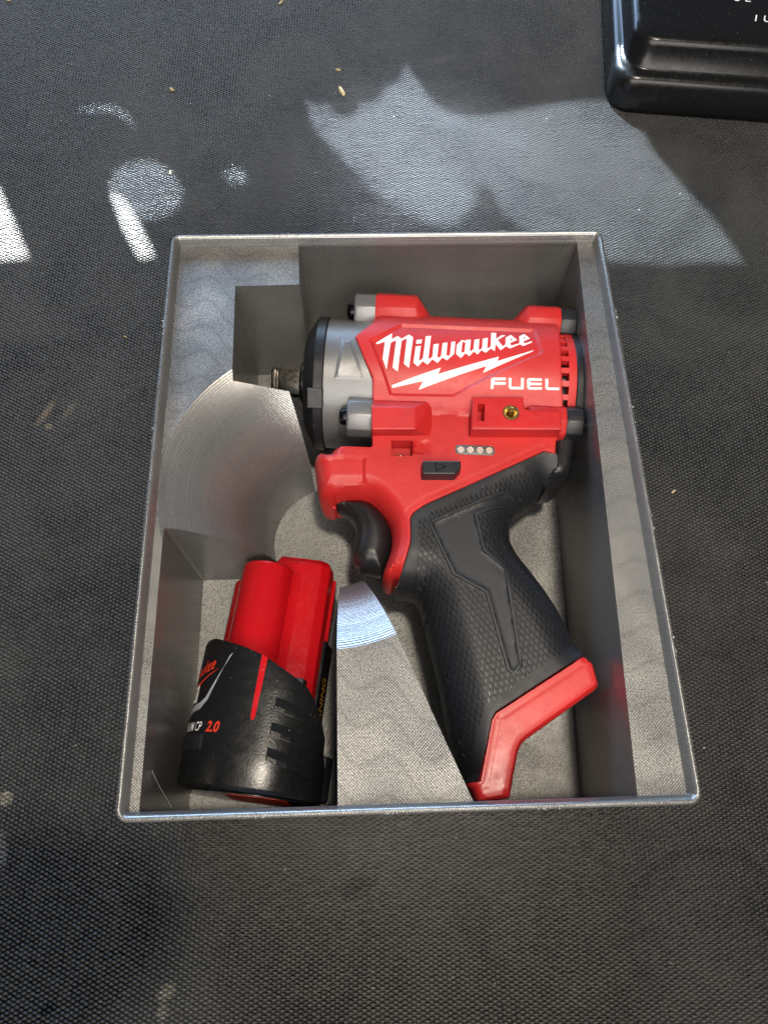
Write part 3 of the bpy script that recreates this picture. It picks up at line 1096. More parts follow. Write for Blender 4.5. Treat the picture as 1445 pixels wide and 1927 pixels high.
# trigger
trig = smooth_poly([(-23.82, 3.64), (-22.17, 4.72), (-17.20, 5.28), (-10.57, 5.14), (-5.70, 1.44), (-1.78, -4.83), (-0.77, -10.94), (-2.21, -17.74), (-4.78, -22.72), (-5.82, -24.36)] + [(-9.56, -22.76), (-12.83, -22.51), (-15.46, -20.17), (-16.65, -16.69), (-16.31, -13.65), (-14.99, -8.62), (-15.01, -4.61), (-17.48, -0.14), (-21.59, 2.23), (-23.02, 5.10)], 2, True)
tg, _, _ = heightfield([(np.vstack([trig, trig[:1]]), True)], lambda P, dr, da: ZM + 1.0 + 9.5 * rnd(dr, 6.5, 2.0), 1.0, mirror_z=ZM, rings=(0.25, 0.7, 1.4, 2.4))
mk('trigger', tg, 'black', tool, smooth=50)

# rubber grip
gl = [(1.04, -31.73)] + [(3.18, -31.98)] + [(6.02, -33.11)] + [(7.67, -35.63)] + [(8.66, -40.06), (9.37, -44.93), (10.44, -51.85)] + [(9.29, -43.10), (11.41, -54.36), (13.43, -65.73), (14.48, -73.85), (15.62, -82.65), (17.73, -89.14), (19.78, -94.47)]
gr_ = [(61.28, -53.10), (58.28, -44.24), (55.87, -38.38), (52.42, -31.86), (47.92, -24.64), (44.22, -18.99), (42.14, -13.86), (42.25, -8.71), (43.56, -4.68), (46.56, -0.94)] + [(49.93, 1.11), (53.73, 3.39), (56.63, 7.20)]
gtop = [(55.26, 5.01), (57.42, 7.32), (60.08, 11.43), (60.45, 16.85), (55.29, 17.45)] + [tuple(p) for p in grip_line]
gbot = [(18.47, -96.71), (22.78, -96.05), (27.80, -77.65), (29.19, -75.52), (60.47, -57.60)] + [(61.00, -53.14)]
panel_g = np.array([(12.13, -10.37), (20.63, -6.64), (31.53, -2.06), (39.82, 1.49), (43.93, -0.16), (46.37, -2.40), (44.42, -4.92), (40.28, -2.15), (35.09, -3.86), (28.00, -6.64), (27.28, -7.75), (29.23, -20.94), (36.22, -27.66), (38.11, -60.55), (35.95, -62.80), (34.88, -61.71), (29.85, -35.39), (19.18, -28.73), (12.47, -11.77)])
band_g = np.array([(6.63, -8.57), (25.33, 0.26), (44.36, 9.76), (50.73, 8.56), (54.55, 4.07), (51.46, 0.36), (46.68, -1.95), (43.97, 0.24), (39.78, 2.24), (25.03, -3.91), (11.78, -9.97), (10.94, -11.18), (18.13, -29.23), (28.81, -35.78), (34.17, -62.60), (36.00, -63.75), (39.04, -61.05), (37.38, -27.85), (30.04, -20.53), (28.32, -7.95), (28.73, -7.39), (40.21, -2.94), (44.07, -5.20), (41.32, -7.96), (40.06, -11.85), (39.93, -17.10), (42.04, -22.06), (45.61, -27.52), (49.97, -34.49), (53.07, -40.52), (55.63, -46.44), (57.94, -53.84)] + [(31.77, -70.47), (26.48, -74.30), (24.65, -77.36), (20.68, -91.55), (17.84, -93.43), (15.89, -89.63), (14.07, -83.99), (12.96, -75.79), (11.95, -68.24), (10.03, -57.65), (8.15, -47.17)] + [(9.15, -55.31), (8.11, -48.87), (7.52, -43.83), (6.75, -39.22), (5.14, -36.09), (2.72, -33.69), (4.45, -28.75), (6.61, -20.77), (7.35, -15.88)])


def grip_z(P, dr, da):
    z = ZM + 0.6 + 18.2 * rnd(dr, 15.0, 2.35)
    sp = sdist(P, panel_g)
    z = z + 0.65 * np.clip((0.62 - np.abs(sp + 0.55)) / 0.2, 0, 1)
    return z - 0.45 * (1 - rnd(da, 0.5))


gl_rev = gl
segs_g = [(gtop, False), (gl_rev, True), (gbot[::1], False), (gr_, True)]
gg, _, _ = heightfield(segs_g, grip_z, 1.0,
                       feats=[(offset_poly(panel_g, -0.0), True), (offset_poly(panel_g, -0.15), True), (offset_poly(panel_g, -0.95), True), (offset_poly(panel_g, -1.15), True)], mirror_z=ZM, rings=(0.25, 0.7, 1.5))
grip = mk('grip', gg, 'rubber', tool, smooth=45)
GRIP_OUT = np.array([p[:2] for s_, _ in segs_g for p in s_])
GRIP_RA = np.vstack([np.array(gl_rev)[:-1], np.array(gr_)[:-1]])
GRIP_RB = np.vstack([np.array(gl_rev)[1:], np.array(gr_)[1:]])


def grip_diamonds():
    ax = np.array([0.235, -0.972])
    pp = np.array([0.972, 0.235])
    ps, pl = 1.85, 4.1
    ctr = []
    for j in range(-60, 60):
        for i in range(-60, 60):
            ctr.append((i + (0.5 if j % 2 else 0)) * ps * pp + j * 0.5 * pl * ax)
    c = np.array(ctr) + np.array([35, -30])
    c = c[inside(c, band_g) & inside(c, GRIP_OUT)]
    gap = 0.78
    sh = np.array([(-0.5, 0), (0, -0.5), (0.5, 0), (0, 0.5)])
    V, F = [], []
    out = (sh[:, :1] * ps * gap * pp + sh[:, 1:] * pl * gap * ax)
    inn = out * 0.66
    offs = np.tile(np.concatenate([out, inn], 0)[None], (len(c), 1, 1))
    for _ in range(7):          # cells cut short by the border shrink to fit
        Pt = (c[:, None, :] + offs).reshape(-1, 2)
        bad = ~((sdist(Pt, band_g) > 0.12) & inside(Pt, GRIP_OUT))
        offs = np.where(bad.reshape(-1, 8, 1), offs * 0.72, offs)
    Pt = (c[:, None, :] + offs).reshape(-1, 2)
    dr = dist_segs(Pt, GRIP_RA, GRIP_RB)
    z = ZM + 0.6 + 18.2 * rnd(dr, 15.0, 2.35)
    ok = np.ones(len(c), bool)
    lift = np.tile(np.array([-0.15] * 4 + [0.40] * 4), len(c))
    V = np.c_[Pt, z + lift]
    for k in np.nonzero(ok)[0]:
        b = k * 8
        F += [[b + i, b + (i + 1) % 4, b + 4 + (i + 1) % 4, b + 4 + i] for i in range(4)] + [[b + 4, b + 5, b + 6, b + 7]]
    o = mk('grip_knurling', (V, F), 'rubber_tex', grip, smooth=0)
    o['kind'] = 'stuff'


grip_diamonds()

# battery socket foot
fo = [(61.11, -57.60)] + [(63.98, -60.02), (65.05, -67.47), (63.70, -68.98)] + [(39.17, -84.05), (37.46, -85.49), (36.21, -87.78), (33.84, -95.62), (32.32, -101.21), (31.67, -101.67)] + [(21.65, -102.98), (20.23, -98.70)]
fi = [(18.48, -96.87), (22.78, -96.22), (27.79, -77.87), (29.18, -75.75), (60.37, -58.05)]
fg, _, _ = heightfield([(fo, True), (fi[0:], False)], lambda P, dr, da: ZM + 11.5 + 6.0 * rnd(dr, 2.2) - 0.5 * (1 - rnd(da, 0.5)) - 0.4 * np.clip(1 - np.abs(dist_segs(P, np.array(fi)[:-1], np.array(fi)[1:]) - 1.5) / 0.3, 0, 1), 1.2, mirror_z=ZM)
mk('battery_socket', fg, 'red_smooth', tool, smooth=40)
gx_ = [(-1.29, -29.67)][0]
mk('belt_clip_pin', cat(prism([(gx_[0], gx_[1]), (gx_[0] + 3.2, gx_[1] - 0.7), (gx_[0] + 3.1, gx_[1] - 1.3), (gx_[0] - 0.1, gx_[1] - 0.6)], 44, 46)), 'steel', tool, smooth=0, bevel=0.2)

# rear: motor vent and end cap
VF = (TO, TU, TV, TW)
mk('motor_can', lathe([(58, 10), (58, 20.5), (72, 20.5), (72, 10)], VF, 64), 'black', tool, smooth=30)
mk('vent_rim', lathe([(67.2, 20), (67.2, 25.3), (70.2, 25.0), (71.0, 24.0), (71.0, 20)], VF, 96), 'red', tool, smooth=30)
for k in range(-4, 5):
    th = R(90 + k * 11.6 - 2)
    c_, s_ = math.cos(th), math.sin(th)
    for sg in (1, -1):
        pts = []
        for u in (63.5, 68.0):
            ring = []
            for da_, r_ in ((-1.05, 22.0), (1.05, 22.0), (1.05, 25.2), (-1.05, 25.2)):
                t2 = th + da_ / 25.0
                ring.append(tp(u, r_ * math.cos(t2), sg * r_ * math.sin(t2)))
            pts.append(np.array(ring))
        mk('vent_bar', loft(pts), 'red', tool, smooth=0)
mk('end_cap', lathe([(69.8, 12), (69.8, 24.6), (70.6, 25.4), (73.2, 25.2), (75.2, 23.6), (76.6, 19.5), (77.0, 12), (77.0, 0.01)], VF, 96), 'black', tool, smooth=28)
for s2 in (1, -1):
    for vv in (22.5, -22.5):
        mk('cap_boss', loft([octo(65.8, vv, 17 * s2, 6.2), octo(72.0, vv, 17 * s2, 6.2), octo(72.6, vv, 17 * s2, 5.6)]), 'black', tool, smooth=28, bevel=0.5)
        mk('bolt', loft([octo(72.4, vv, 17 * s2, 2.9, 20), octo(73.4, vv, 17 * s2, 2.9, 20), octo(74.0, vv, 17 * s2, 2.3, 20), octo(74.3, vv, 17 * s2, 1.2, 20)]), 'bolt', tool, smooth=40)
tang = [(60.37, 25.43), (63.17, 26.50), (68.84, 26.80)] + [(70.55, 27.53), (65.83, 11.15), (62.59, 8.97)] + [(56.58, 8.36), (57.83, 15.35), (59.27, 19.90)]
tgz, _, _ = heightfield([(tang + tang[:1], False)], lambda P, dr, da: ZM + 6 + 10.0 * rnd(da, 2.5), 1.5, mirror_z=ZM)
mk('cap_tang', tgz, 'black', tool, smooth=40)

# ------------------------------------------------------------------ the battery pack
BB = np.array([-53.0, -98.9, 30.1])
ba_ = R(8.0)
bt_ = R(4.2)
BT = np.array([math.sin(ba_) * math.cos(bt_), math.cos(ba_) * math.cos(bt_), -math.sin(bt_)])
BN = np.array([math.sin(ba_) * math.sin(bt_), math.cos(ba_) * math.sin(bt_), math.cos(bt_)])
BA = np.array([math.cos(ba_), -math.sin(ba_), 0.0])
batt = thing('battery_pack', 'red and black rechargeable battery pack lying in the narrow compartment', 'battery', (-50, -60, FLOOR))


def bp(a, b, t):
    return BB + a * BA + b * BN + t * BT


def prof_pt(th, off=0.0):
    c, s = math.cos(th), math.sin(th)
    k = (abs(c / 24.6) ** 2.35 + abs(s / 22.4) ** 2.35) ** (-1 / 2.35)
    return (k + off) * c, (k + off) * s


TT = [(-180, 50), (-150, 46), (-110, 40), (-60, 32), (-30, 20), (-8, 14), (8, 12), (20, 18), (34, 29), (48, 35.5), (70, 40), (90, 44), (110, 46.5), (140, 49.5), (180, 50)]


def t_top(deg):
    deg = ((deg + 180) % 360) - 180
    for (a, ta), (b, tb) in zip(TT[:-1], TT[1:]):
        if a <= deg <= b:
            return ta + (tb - ta) * (deg - a) / (b - a)
    return 50


NTH = 144
ths = [R(-180 + 360 * k / NTH) for k in range(NTH)]


def shell_rings():
    rings = []
    for f, off, tt in ((0, -3.0, 0.0), (0, -1.2, 0.15), (0, -0.35, 0.7), (0, 0, 1.8)):
        rings.append(np.array([bp(*prof_pt(t, off), tt) for t in ths]))
    for f in (0.25, 0.5, 0.75, 0.94, 1.0):
        rings.append(np.array([bp(*prof_pt(t, -0.02 if f < 1 else -0.35), 1.8 + (t_top(math.degrees(t)) - 1.8) * f) for t in ths]))
    for f, off in ((1.0, -1.8), (0.7, -2.0)):
        rings.append(np.array([bp(*prof_pt(t, off), 1.8 + (t_top(math.degrees(t)) - 1.8) * f) for t in ths]))
    return rings


mk('shell', loft(shell_rings()), 'black_grain', batt, smooth=40, label='black grained lower shell of the battery')
mk('base_plate', loft([np.array([bp(*[x * 0.86 for x in prof_pt(t)], tt) for t in ths]) for tt in (-0.25, 0.6)]), 'black_gloss', batt, smooth=30)
bl_ = [(-4, -15), (11, -15), (14, -8), (14, 8), (11, 15), (-4, 15), (-7, 8), (-7, -8)]
mk('base_label', loft([np.array([bp(a, b, tt) for a, b in bl_]) for tt in (-0.33, 0.0)]), 'red_print', batt, smooth=0)

# red stem: rounded cells and the squared contact block
def cell(a, b, r, t0, t1, name):
    rs = []
    for tt, q in ((t0, r), (t1 - 1.6, r), (t1 - 0.7, r - 0.25), (t1 - 0.15, r - 0.8), (t1, r - 1.7)):
        rs.append(np.array([bp(a + q * math.cos(x), b + q * math.sin(x), tt) for x in np.linspace(0, 2 * np.pi, 48, endpoint=False)]))
    return mk(name, loft(rs), 'red_gloss', batt, smooth=40)


cell(-6.3, 8.2, 9.6, 4, 80.5, 'cell_sleeve')
cell(-11.6, -7.0, 9.6, 4, 78.5, 'cell_sleeve')
blk_ = np.array([(-4.0, 7.6), (4.5, 7.8), (13.0, 7.4), (16.4, 5.0), (17.4, 0.0), (17.4, -15.5), (-4.0, -16.5)])


def ring_poly(poly, tt):
    return np.array([bp(a, b, tt) for a, b in poly])


cb = mk('contact_block', loft([ring_poly(blk_, 4), ring_poly(blk_, 84.5), ring_poly(offset_poly(blk_, 1.4), 87.0)]), 'red_gloss', batt, smooth=0, bevel=0.5)
mk('fillet_web', loft([ring_poly([(-2, 0), (2.0, 12.0), (3.6, 9.4), (6.0, 8.2), (7, 0)], t) for t in (4, 79)]), 'red_gloss', batt, smooth=40)
mk('contact_rail', loft([ring_poly([(17.0, -12.5), (18.6, -12.0), (18.6, -2.5), (17.0, -2.0)], t) for t in (58, 82.5)]), 'red_gloss', batt, smooth=0, bevel=0.2)
mk('contact_slot', loft([ring_poly([(17.0, -9.5), (18.75, -9.2), (18.75, -4.0), (17.0, -3.8)], t) for t in (76, 80)]), 'black_gloss', batt, smooth=0)
lab = mk('warning_label', loft([ring_poly([(17.3, -9.0), (20.4, -9.0), (18.2, 0.4), (17.3, 0.5)], t) for t in (9, 57)]), 'black_gloss', batt, smooth=0)
# WARNING reads along the pack: x runs towards the tip, y to the upper edge
v, f = text_geo("WARNING", 5.6, bold=0.05, spacing=1.0)
v = v - [v[:, 0].min(), v[:, 1].min(), 0]
sx = 24.0 / v[:, 0].max()
Vt = np.array([bp(20.45 - (2.4 + y * 1.0) * 0.234, -6.6 + y * 1.0, 20.5 + x * sx) for x, y, _ in v])
mk('warning_text', (Vt, f), 'yellow_print', lab, smooth=0)
mk('warning_sign', ([bp(20.27, -8.2, 12.5), bp(20.27, -8.2, 19.5), bp(18.63, -1.2, 19.5), bp(18.63, -1.2, 12.5)], [[0, 1, 2, 3]]), 'yellow_print', lab, smooth=0)
mk('sign_mark', ([bp(20.1, -7.3, 13.2), bp(20.1, -7.3, 18.8), bp(18.9, -2.2, 16.0)], [[0, 1, 2]]), 'black_gloss', lab, smooth=0)
for t0_ in (63.0, 68.5, 74.0):
    mk('contact_blade', loft([ring_poly([(17.2, -10.5), (18.8, -10.2), (18.8, -9.0), (17.2, -8.8)], t) for t in (t0_, t0_ + 3.4)]), 'steel', batt, smooth=0)
# latch tab at the shell's upper right
mk('latch_tab', loft([ring_poly([(5.0, 8.0), (13.2, 7.0), (14.6, 8.6), (13.8, 12.0), (5.2, 13.2)], t) for t in (18, 38.5, 40.0)]), 'black', batt, smooth=0, bevel=0.6)
mk('latch_hook', loft([ring_poly([(20.5, -8), (26.0, -8), (26.6, -2), (24.5, 2), (21.0, 2)], t) for t in (1.5, 16.5)]), 'black', batt, smooth=0, bevel=0.9)


def sp_(deg, t, off):
    return bp(*prof_pt(R(deg), off), t)


def shell_patch(poly, off, thick=0.35, step=1.0):
    """poly of (angle in degrees, t) laid on the shell"""
    q = resample([(a * 0.4, t) for a, t in poly], step, True)
    V0 = [Vector(p) for p in q]
    n = len(q)
    mn, mx = q.min(0), q.max(0)
    g = np.array([(x, y) for x in np.arange(mn[0], mx[0], step) for y in np.arange(mn[1], mx[1], step)])
    if len(g):
        g = g[inside(g, q)]
        if len(g):
            g = g[dist_segs(g, q, np.roll(q, -1, 0)) > 0.4 * step]
    V0 += [Vector(p) for p in g]
    res = delaunay_2d_cdt(V0, [(i, (i + 1) % n) for i in range(n)], [], 1, 1e-6)
    Q = np.array([tuple(p) for p in res[0]])
    T = np.array(res[2])
    T = T[inside(Q[T].mean(1), q)]
    top = np.array([sp_(a / 0.4, t, off) for a, t in Q])
    side = loft([np.array([sp_(a / 0.4, t, off - thick) for a, t in q]), np.array([sp_(a / 0.4, t, off) for a, t in q])], cap=False)
    return cat((top, T.tolist()), side)


def shell_text(txt, size, right_deg, t0, off, shear=0.0, bold=0.0, rise=0.0, xs=1.0, spacing=1.0):
    v, f = text_geo(txt, size, shear, bold, spacing)
    mx = v[:, 0].max()
    V = []
    for x, y, _ in v:
        s = (mx - x) * xs
        V.append(sp_(right_deg + math.degrees(s / 23.5), t0 + y - rise * s, off))
    return np.array(V), f


# red slot strip, squeeze clip with ribs, label print
mk('side_strip', shell_patch([(92.0, 23.5), (90.8, 22.3), (89.2, 22.3), (88.0, 23.5), (86.2, 43.2), (91.8, 44.2)], 0.05, 1.5), 'red_gloss', batt, smooth=30)
clip = mk('squeeze_clip', shell_patch([(77, 33), (44, 33), (22, 21), (18, 8), (60, 8), (72, 12)], 0.35, 0.5), 'black_grain', batt, smooth=30)
for t0 in (26.5, 18.5, 10.5):
    mk('clip_rib', cat(loft([np.array([sp_(a, t0 + 4.2 - (76 - a) * 0.06, 0.4), sp_(a, t0 - (76 - a) * 0.06, 0.4), sp_(a, t0 - (76 - a) * 0.1, 1.1), sp_(a, t0 + 1.4 - (76 - a) * 0.1, 1.1)]) for a in (74, 66, 58, 50, 42)])), 'black_grain', clip, smooth=0, bevel=0.2)
face = mk('label_face', shell_patch([(112, 46), (113, 14), (128, 6), (200, 6), (200, 48), (150, 48.5)], 0.06, 0.5), 'black_gloss', batt, smooth=30)
mk('swoosh', shell_patch([(117, 44.0), (119.5, 43.0), (133, 28.0), (140, 25.0), (165, 23.0), (185, 22.6), (185, 24.6), (165, 25.4), (141, 27.2), (135.5, 28.8)], 0.14, 0.1), 'grey_print', face, smooth=0)
mk('volt_tag', shell_patch([(149, 27.4), (149, 33.2), (178, 33.2), (178, 27.4)], 0.14, 0.1), 'white_print', face, smooth=0)
mk('volt_text', shell_text("M12", 4.6, 150.5, 28.7, 0.2, 0.15, 0.05), 'black_gloss', face, smooth=0)
mk('series_text', shell_text("2.0", 4.7, 116.0, 17.6, 0.16, 0.2, 0.14, xs=0.82), 'red_print', face, smooth=0)
mk('series_text', shell_text("REDLITHIUM CP", 4.2, 133.0, 17.8, 0.16, 0.2, 0.06, xs=0.62), 'white_print', face, smooth=0)
mk('brand_text', shell_text("Milwaukee", 6.2, 132.0, 38.6, 0.16, 0.35, 0.08, rise=0.30, xs=0.60), 'red_print', face, smooth=0)
mk('brand_bolt', shell_patch([(128, 38.5), (150, 33.0), (150, 34.2), (185, 27.0), (160, 30.6), (160, 31.6)][::-1], 0.15, 0.1), 'red_print', face, smooth=0)
mk('front_ledge', loft([np.array([sp_(a, 17.0, -0.3), sp_(a, 11.6, -0.3), sp_(a, 11.8, 0.5), sp_(a, 16.6, 1.0)]) for a in (129, 136, 150, 165, 180)]), 'black', batt, smooth=0, bevel=0.3)

# ------------------------------------------------------------------ black container at the back right
box = thing('plastic_container', 'black glossy plastic container with stepped edges on the mat at upper right', 'container', (190, 300, 0))
ca2, sa2 = math.cos(R(-6.3)), math.sin(R(-6.3))
OX, OY = 128.5, 255.0


def box_ring(fr, lf, z, r):
    p = rounded_rect(lf, 190 - lf, fr, 130 - fr, r, 12)
    return np.array([(OX + x * ca2 - y * sa2, OY + x * sa2 + y * ca2, z) for x, y in p])


bodyp = [(2.5, 1.5, 0.6, 12), (0.8, 0.4, 2.0, 13), (0.3, 0.0, 5.0, 13), (4.6, 0.3, 15.0, 13), (5.4, 0.7, 17.0, 13), (6.8, 1.8, 18.6, 13), (9.0, 3.4, 19.3, 13),
         (11.8, 5.0, 19.5, 13), (12.8, 5.7, 20.5, 13), (16.6, 6.6, 29.5, 13), (17.4, 7.2, 31.6, 13), (19.0, 8.4, 32.9, 13), (21.4, 10.4, 33.3, 13), (29, 14, 33.4, 12)]
mk('body', loft([box_ring(*b) for b in bodyp]), 'case_black', box, smooth=60)
v, f = text_geo("1 U.S.", 7.2, shear=0.22, bold=0.02)
o1 = [(202.39, 283.69)][0]
mk('volume_text', (np.array([(o1[0] + x * ca2 - y * sa2, o1[1] + x * sa2 + y * ca2, 33.55) for x, y, _ in v]), f), 'white_print', box, smooth=0)
v, f = text_geo("5 L", 7.2, shear=0.22, bold=0.02)
o1 = [(195.91, 299.91)][0]
mk('volume_text', (np.array([(o1[0] + x * ca2 - y * sa2, o1[1] + x * sa2 + y * ca2, 33.55) for x, y, _ in v]), f), 'white_print', box, smooth=0)


# ------------------------------------------------------------------ crumbs and specks on the mat
def crumb(p, s, label, flat=0.45, stretch=1.6, mat='straw'):
    n = 9
    a0 = random.uniform(0, 6)
    rs = []
    for z, k in ((1.3, 0.75), (1.5 + s * flat * 0.5, 1.0), (1.6 + s * flat, 0.5)):
        ring = []
        for i in range(n):
            t = 2 * math.pi * i / n
            q = s * k * random.uniform(0.65, 1.2)
            x, y = q * stretch * math.cos(t), q * math.sin(t) * 0.7
            ring.append((p[0] + x * math.cos(a0) - y * math.sin(a0), p[1] + x * math.sin(a0) + y * math.cos(a0), z + random.uniform(0, 0.2) * s))
        rs.append(np.array(ring))
    o = mk('leaf_crumb', loft(rs), mat, None, smooth=20)
    o['label'] = label
    o['category'] = 'crumb'
    o['group'] = 'crumbs scattered on the mat'


for p, s, lb in (([(-19.35, 272.32)][0], 2.6, 'curled yellow leaf crumb on the mat above the scalloped shadow edge'),
                 ([(-21.03, 289.78)][0], 1.2, 'tiny yellow crumb just above the curled leaf crumb'),
                 ([(-114.52, 274.74)][0], 1.5, 'pale tan crumb on the mat left of the leaf crumbs'),
                 ([(-110.71, 213.47)][0], 0.9, 'tiny orange crumb beside the round light patch'),
                 ([(-54.87, 347.54)][0], 1.3, 'orange crumb at the very top edge of the mat'),
                 ([(-217.40, 350.00)][0], 1.3, 'pale crumb in the far top left corner of the mat'),
                 ([(125.85, 23.21)][0], 0.9, 'small pale crumb on the mat right of the bin'),
                 ([(-124.27, 109.62)][0], 0.7, 'tiny tan crumb on the mat left of the bin')):
    crumb(p, s, lb)
gv = []
for k in range(260):
    y_ = random.uniform(-170, 340)
    x_ = random.uniform(-150, 150) * (1 + (y_ + 170) / 900.0)
    if abs(x_) < 84 and abs(y_) < 105:
        continue
    s_ = random.choice((0.18, 0.22, 0.28, 0.4)) * random.uniform(0.7, 1.3)
    t_ = [random.uniform(0, 6.28) for _ in range(5)]
    t_.sort()
    base_ = np.array([(x_ + s_ * math.cos(q), y_ + s_ * math.sin(q) * 0.7, 1.3) for q in t_])
    gv.append(loft([base_, base_ * [1, 1, 0] + [0, 0, 1.5 + s_ * 0.6]]))
mk('grit', cat(*gv), 'grit', mat_ground, smooth=0, kind='stuff')
hair = [(-86.88, -90.95), (-86.00, -92.96), (-84.61, -94.97), (-82.86, -97.14), (-80.58, -99.64)]
hz = [61, 56, 50, 43, 37]
mk('fibre', tube([(-77.9 + 0.15 * i, -90.5 - i * 2.6 , hz[i]) for i in range(5)], 0.07, 5), 'white_print', None, smooth=40)
fo_ = bpy.data.objects['fibre']
fo_['label'] = 'fine pale fibre clinging to the left inner wall by the battery'
fo_['category'] = 'fibre'


# ------------------------------------------------------------------ spot lamps as sunlight, cut to shape by added unseen boards
SUN = np.array([-450.0, 1750.0, 1250.0])
LAMP = np.array([140.0, -120.0, 1500.0])


def shade(name, patches, dist, half, radius, target, watts, color, angle, label, SUN=SUN):
    """an added thin cut-out board, out of view, between a lamp and the mat; patches are openings as they land on the mat (mm)"""
    tgt = np.array(target, float)
    ax = SUN - tgt
    Ld = np.linalg.norm(ax)
    ax /= Ld
    right = np.cross([0, 0, 1.0], ax)
    right /= np.linalg.norm(right)
    up = np.cross(ax, right)
    O = tgt + ax * dist

    def cast(p):
        p = np.array([p[0], p[1], 0.0])
        d = SUN - p
        k = ((O - p) @ ax) / (d @ ax)
        q = p + d * k - O
        return (q @ right, q @ up)
    holes = [np.array([cast(p) for p in pt]) for pt in patches]
    outer = np.array([(-half, -half), (half, -half), (half, half), (-half, half)])
    loops = [outer] + holes
    V, E, n = [], [], 0
    for l in loops:
        V += [Vector(p) for p in l]
        E += [(n + i, n + (i + 1) % len(l)) for i in range(len(l))]
        n += len(l)
    res = delaunay_2d_cdt(V, E, [], 1, 1e-6)
    Q = np.array([tuple(p) for p in res[0]])
    T = np.array(res[2])
    cc = Q[T].mean(1)
    ok = np.ones(len(T), bool)
    for h in holes:
        ok &= ~inside(cc, h)
    T = T[ok]
    P0 = np.array([O + a * right + b * up for a, b in Q])
    P1 = P0 + ax * 3.0
    N = len(Q)
    ed = {}
    for t in T:
        for i in range(3):
            ed[(t[i], t[(i + 1) % 3])] = 1
    side = [[b, a, a + N, b + N] for (a, b) in ed if (b, a) not in ed]
    o = mk(name, (np.vstack([P0, P1]), T.tolist() + (T[:, ::-1] + N).tolist() + side), 'black', None, smooth=0)
    o['label'] = label
    o['category'] = 'light blocker'
    spot_light(name + '_spot', SUN * MM, tgt * MM, angle, watts, color, radius)
    return o


main_patch = [(-40.67, 268.94), (-37.64, 263.95), (-33.45, 260.21), (-28.69, 259.35), (-26.01, 260.97), (-24.55, 256.05), (-21.61, 251.97), (-17.49, 249.91), (-13.35, 251.08), (-9.74, 254.70), (-8.16, 259.58), (-7.21, 262.45), (-2.44, 262.00), (1.80, 264.03), (4.93, 268.57), (6.61, 274.01), (9.96, 274.83), (13.74, 278.61), (16.44, 285.43), (18.02, 294.09), (20.19, 287.13), (24.16, 280.23), (27.69, 271.74), (32.05, 262.95), (38.51, 255.49), (45.43, 251.76), (53.68, 250.47), (64.21, 251.59), (81.09, 255.93), (102.67, 260.28), (121.10, 262.19), (136.41, 262.90), (145.69, 259.91), (146.29, 248.40), (148.80, 237.90), (150.28, 225.26), (155.62, 215.15), (162.23, 199.97), (168.28, 189.20), (175.77, 176.47), (178.56, 166.53), (182.68, 155.39), (185.71, 147.53), (168.76, 148.12), (143.92, 147.48), (116.88, 149.57), (98.65, 156.62), (80.40, 165.47), (65.14, 179.72), (60.95, 196.03), (53.02, 203.51), (48.80, 185.30), (39.69, 174.76), (23.18, 176.74), (6.95, 187.63), (-6.65, 204.22), (-20.65, 223.22), (-30.44, 236.91), (-35.75, 248.87)]
stick = smooth_poly([(-143.08, 207.68), (-135.71, 217.65), (-123.34, 221.29), (-108.53, 212.85), (-101.19, 196.21), (-104.99, 183.74), (-118.23, 178.65), (-124.65, 180.49), (-114.50, 157.04), (-120.71, 155.13), (-129.62, 170.15), (-138.57, 191.29)], 2, True)
small = smooth_poly([(-83.04, 210.69), (-76.20, 215.48), (-68.92, 210.52), (-69.25, 204.22), (-77.04, 202.85)], 2, True)
hook = smooth_poly([(-168.77, 256.93), (-156.12, 260.86), (-142.10, 261.15), (-130.66, 245.38), (-131.60, 243.02), (-143.40, 256.70), (-158.57, 256.83)], 1, True)
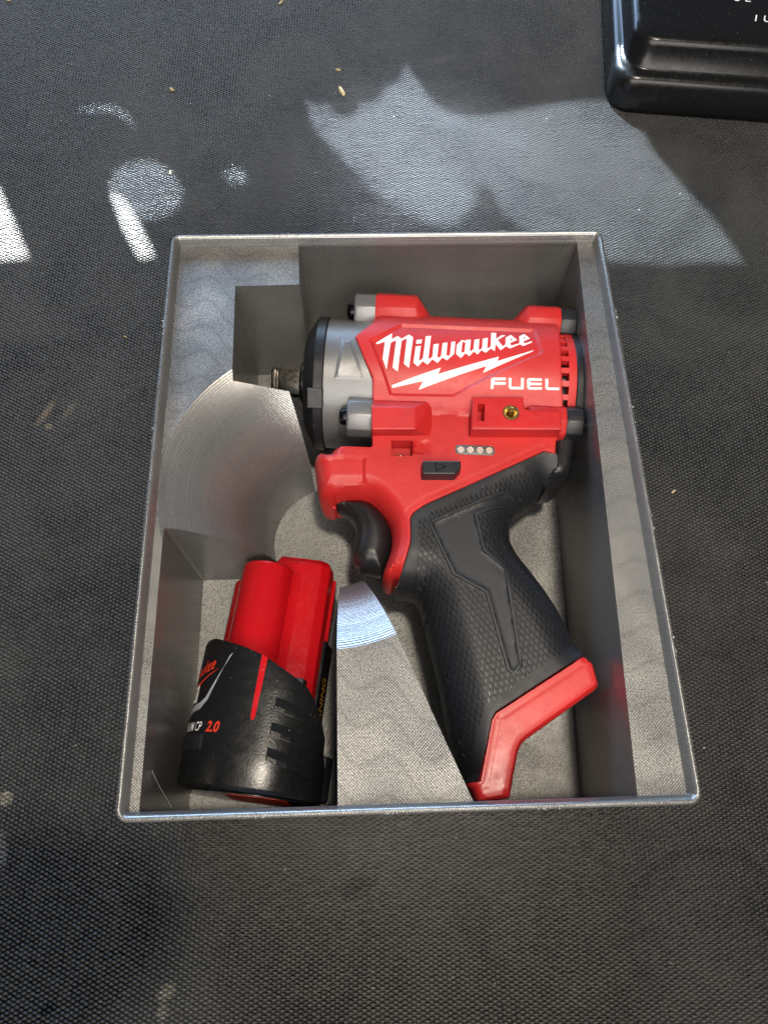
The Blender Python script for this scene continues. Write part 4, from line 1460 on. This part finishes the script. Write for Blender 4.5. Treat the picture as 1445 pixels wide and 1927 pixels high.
shade('light_cutout', [main_patch, stick, small, hook], 1550, 90, 0.0008, (20, 215, 0), 2400.0, (0.70, 0.85, 1.0), R(17), 'added unseen board with ragged openings that shapes the light patches')
SUN2 = np.array([-900.0, 1500.0, 1300.0])
quad = [(-228.84, 229.27), (-198.56, 202.12), (-187.39, 179.58), (-176.75, 156.63), (-196.69, 154.60), (-222.91, 154.67)]
strip = [(-139.80, 197.78), (-133.15, 194.81), (-124.49, 178.73), (-113.96, 157.04), (-120.68, 154.80), (-130.50, 173.60)]
glow = smooth_poly([(-20.60, 229.00), (-3.05, 236.63), (10.32, 242.44), (23.56, 242.31), (40.48, 230.31), (65.43, 214.64), (79.67, 184.90), (66.78, 167.40), (28.23, 167.94), (-4.42, 178.88), (-20.82, 200.70)], 2, True)
shade('light_cutout', [quad, strip], 1500, 70, 0.0010, (-150, 130, 0), 14000.0, (0.93, 0.97, 1.0), R(10), 'added unseen board with two slots that shapes the bright left patches', SUN=SUN2)
GLOW_LAMP = np.array([190.0, 1800.0, 1250.0])  # extra lamp added to brighten and soften the main patch's core
shade('light_cutout', [glow], 1500, 80, 0.013, (30, 230, 0), 2600.0, (0.72, 0.86, 1.0), R(9), 'added unseen board with one wide opening that shapes the soft patch core', SUN=GLOW_LAMP)
# added unseen disc, in the viewer's stead, shades the near left mat
blob = smooth_poly([(-90.46, -108.14), (-82.32, -122.66), (-79.04, -136.51), (-79.97, -149.71), (-86.12, -160.69), (-97.01, -170.38), (-126.85, -180.59), (-160.01, -172.02), (-184.69, -139.77), (-173.33, -112.80), (-137.87, -104.88), (-108.40, -105.40)], 2, True)
kk = 0.15
hd = [np.array([p[0], p[1], 0.0]) * (1 - kk) + LAMP * kk for p in blob]
ctr_ = np.mean(hd, 0)
blocker = mk('shadow_blocker', loft([np.array(hd) + [0, 0, dz] for dz in (0.0, 4.0)]), 'black', None, smooth=0)
blocker['label'] = 'added unseen disc standing in for the viewer, casting the near left shadow'
blocker['category'] = 'light blocker'
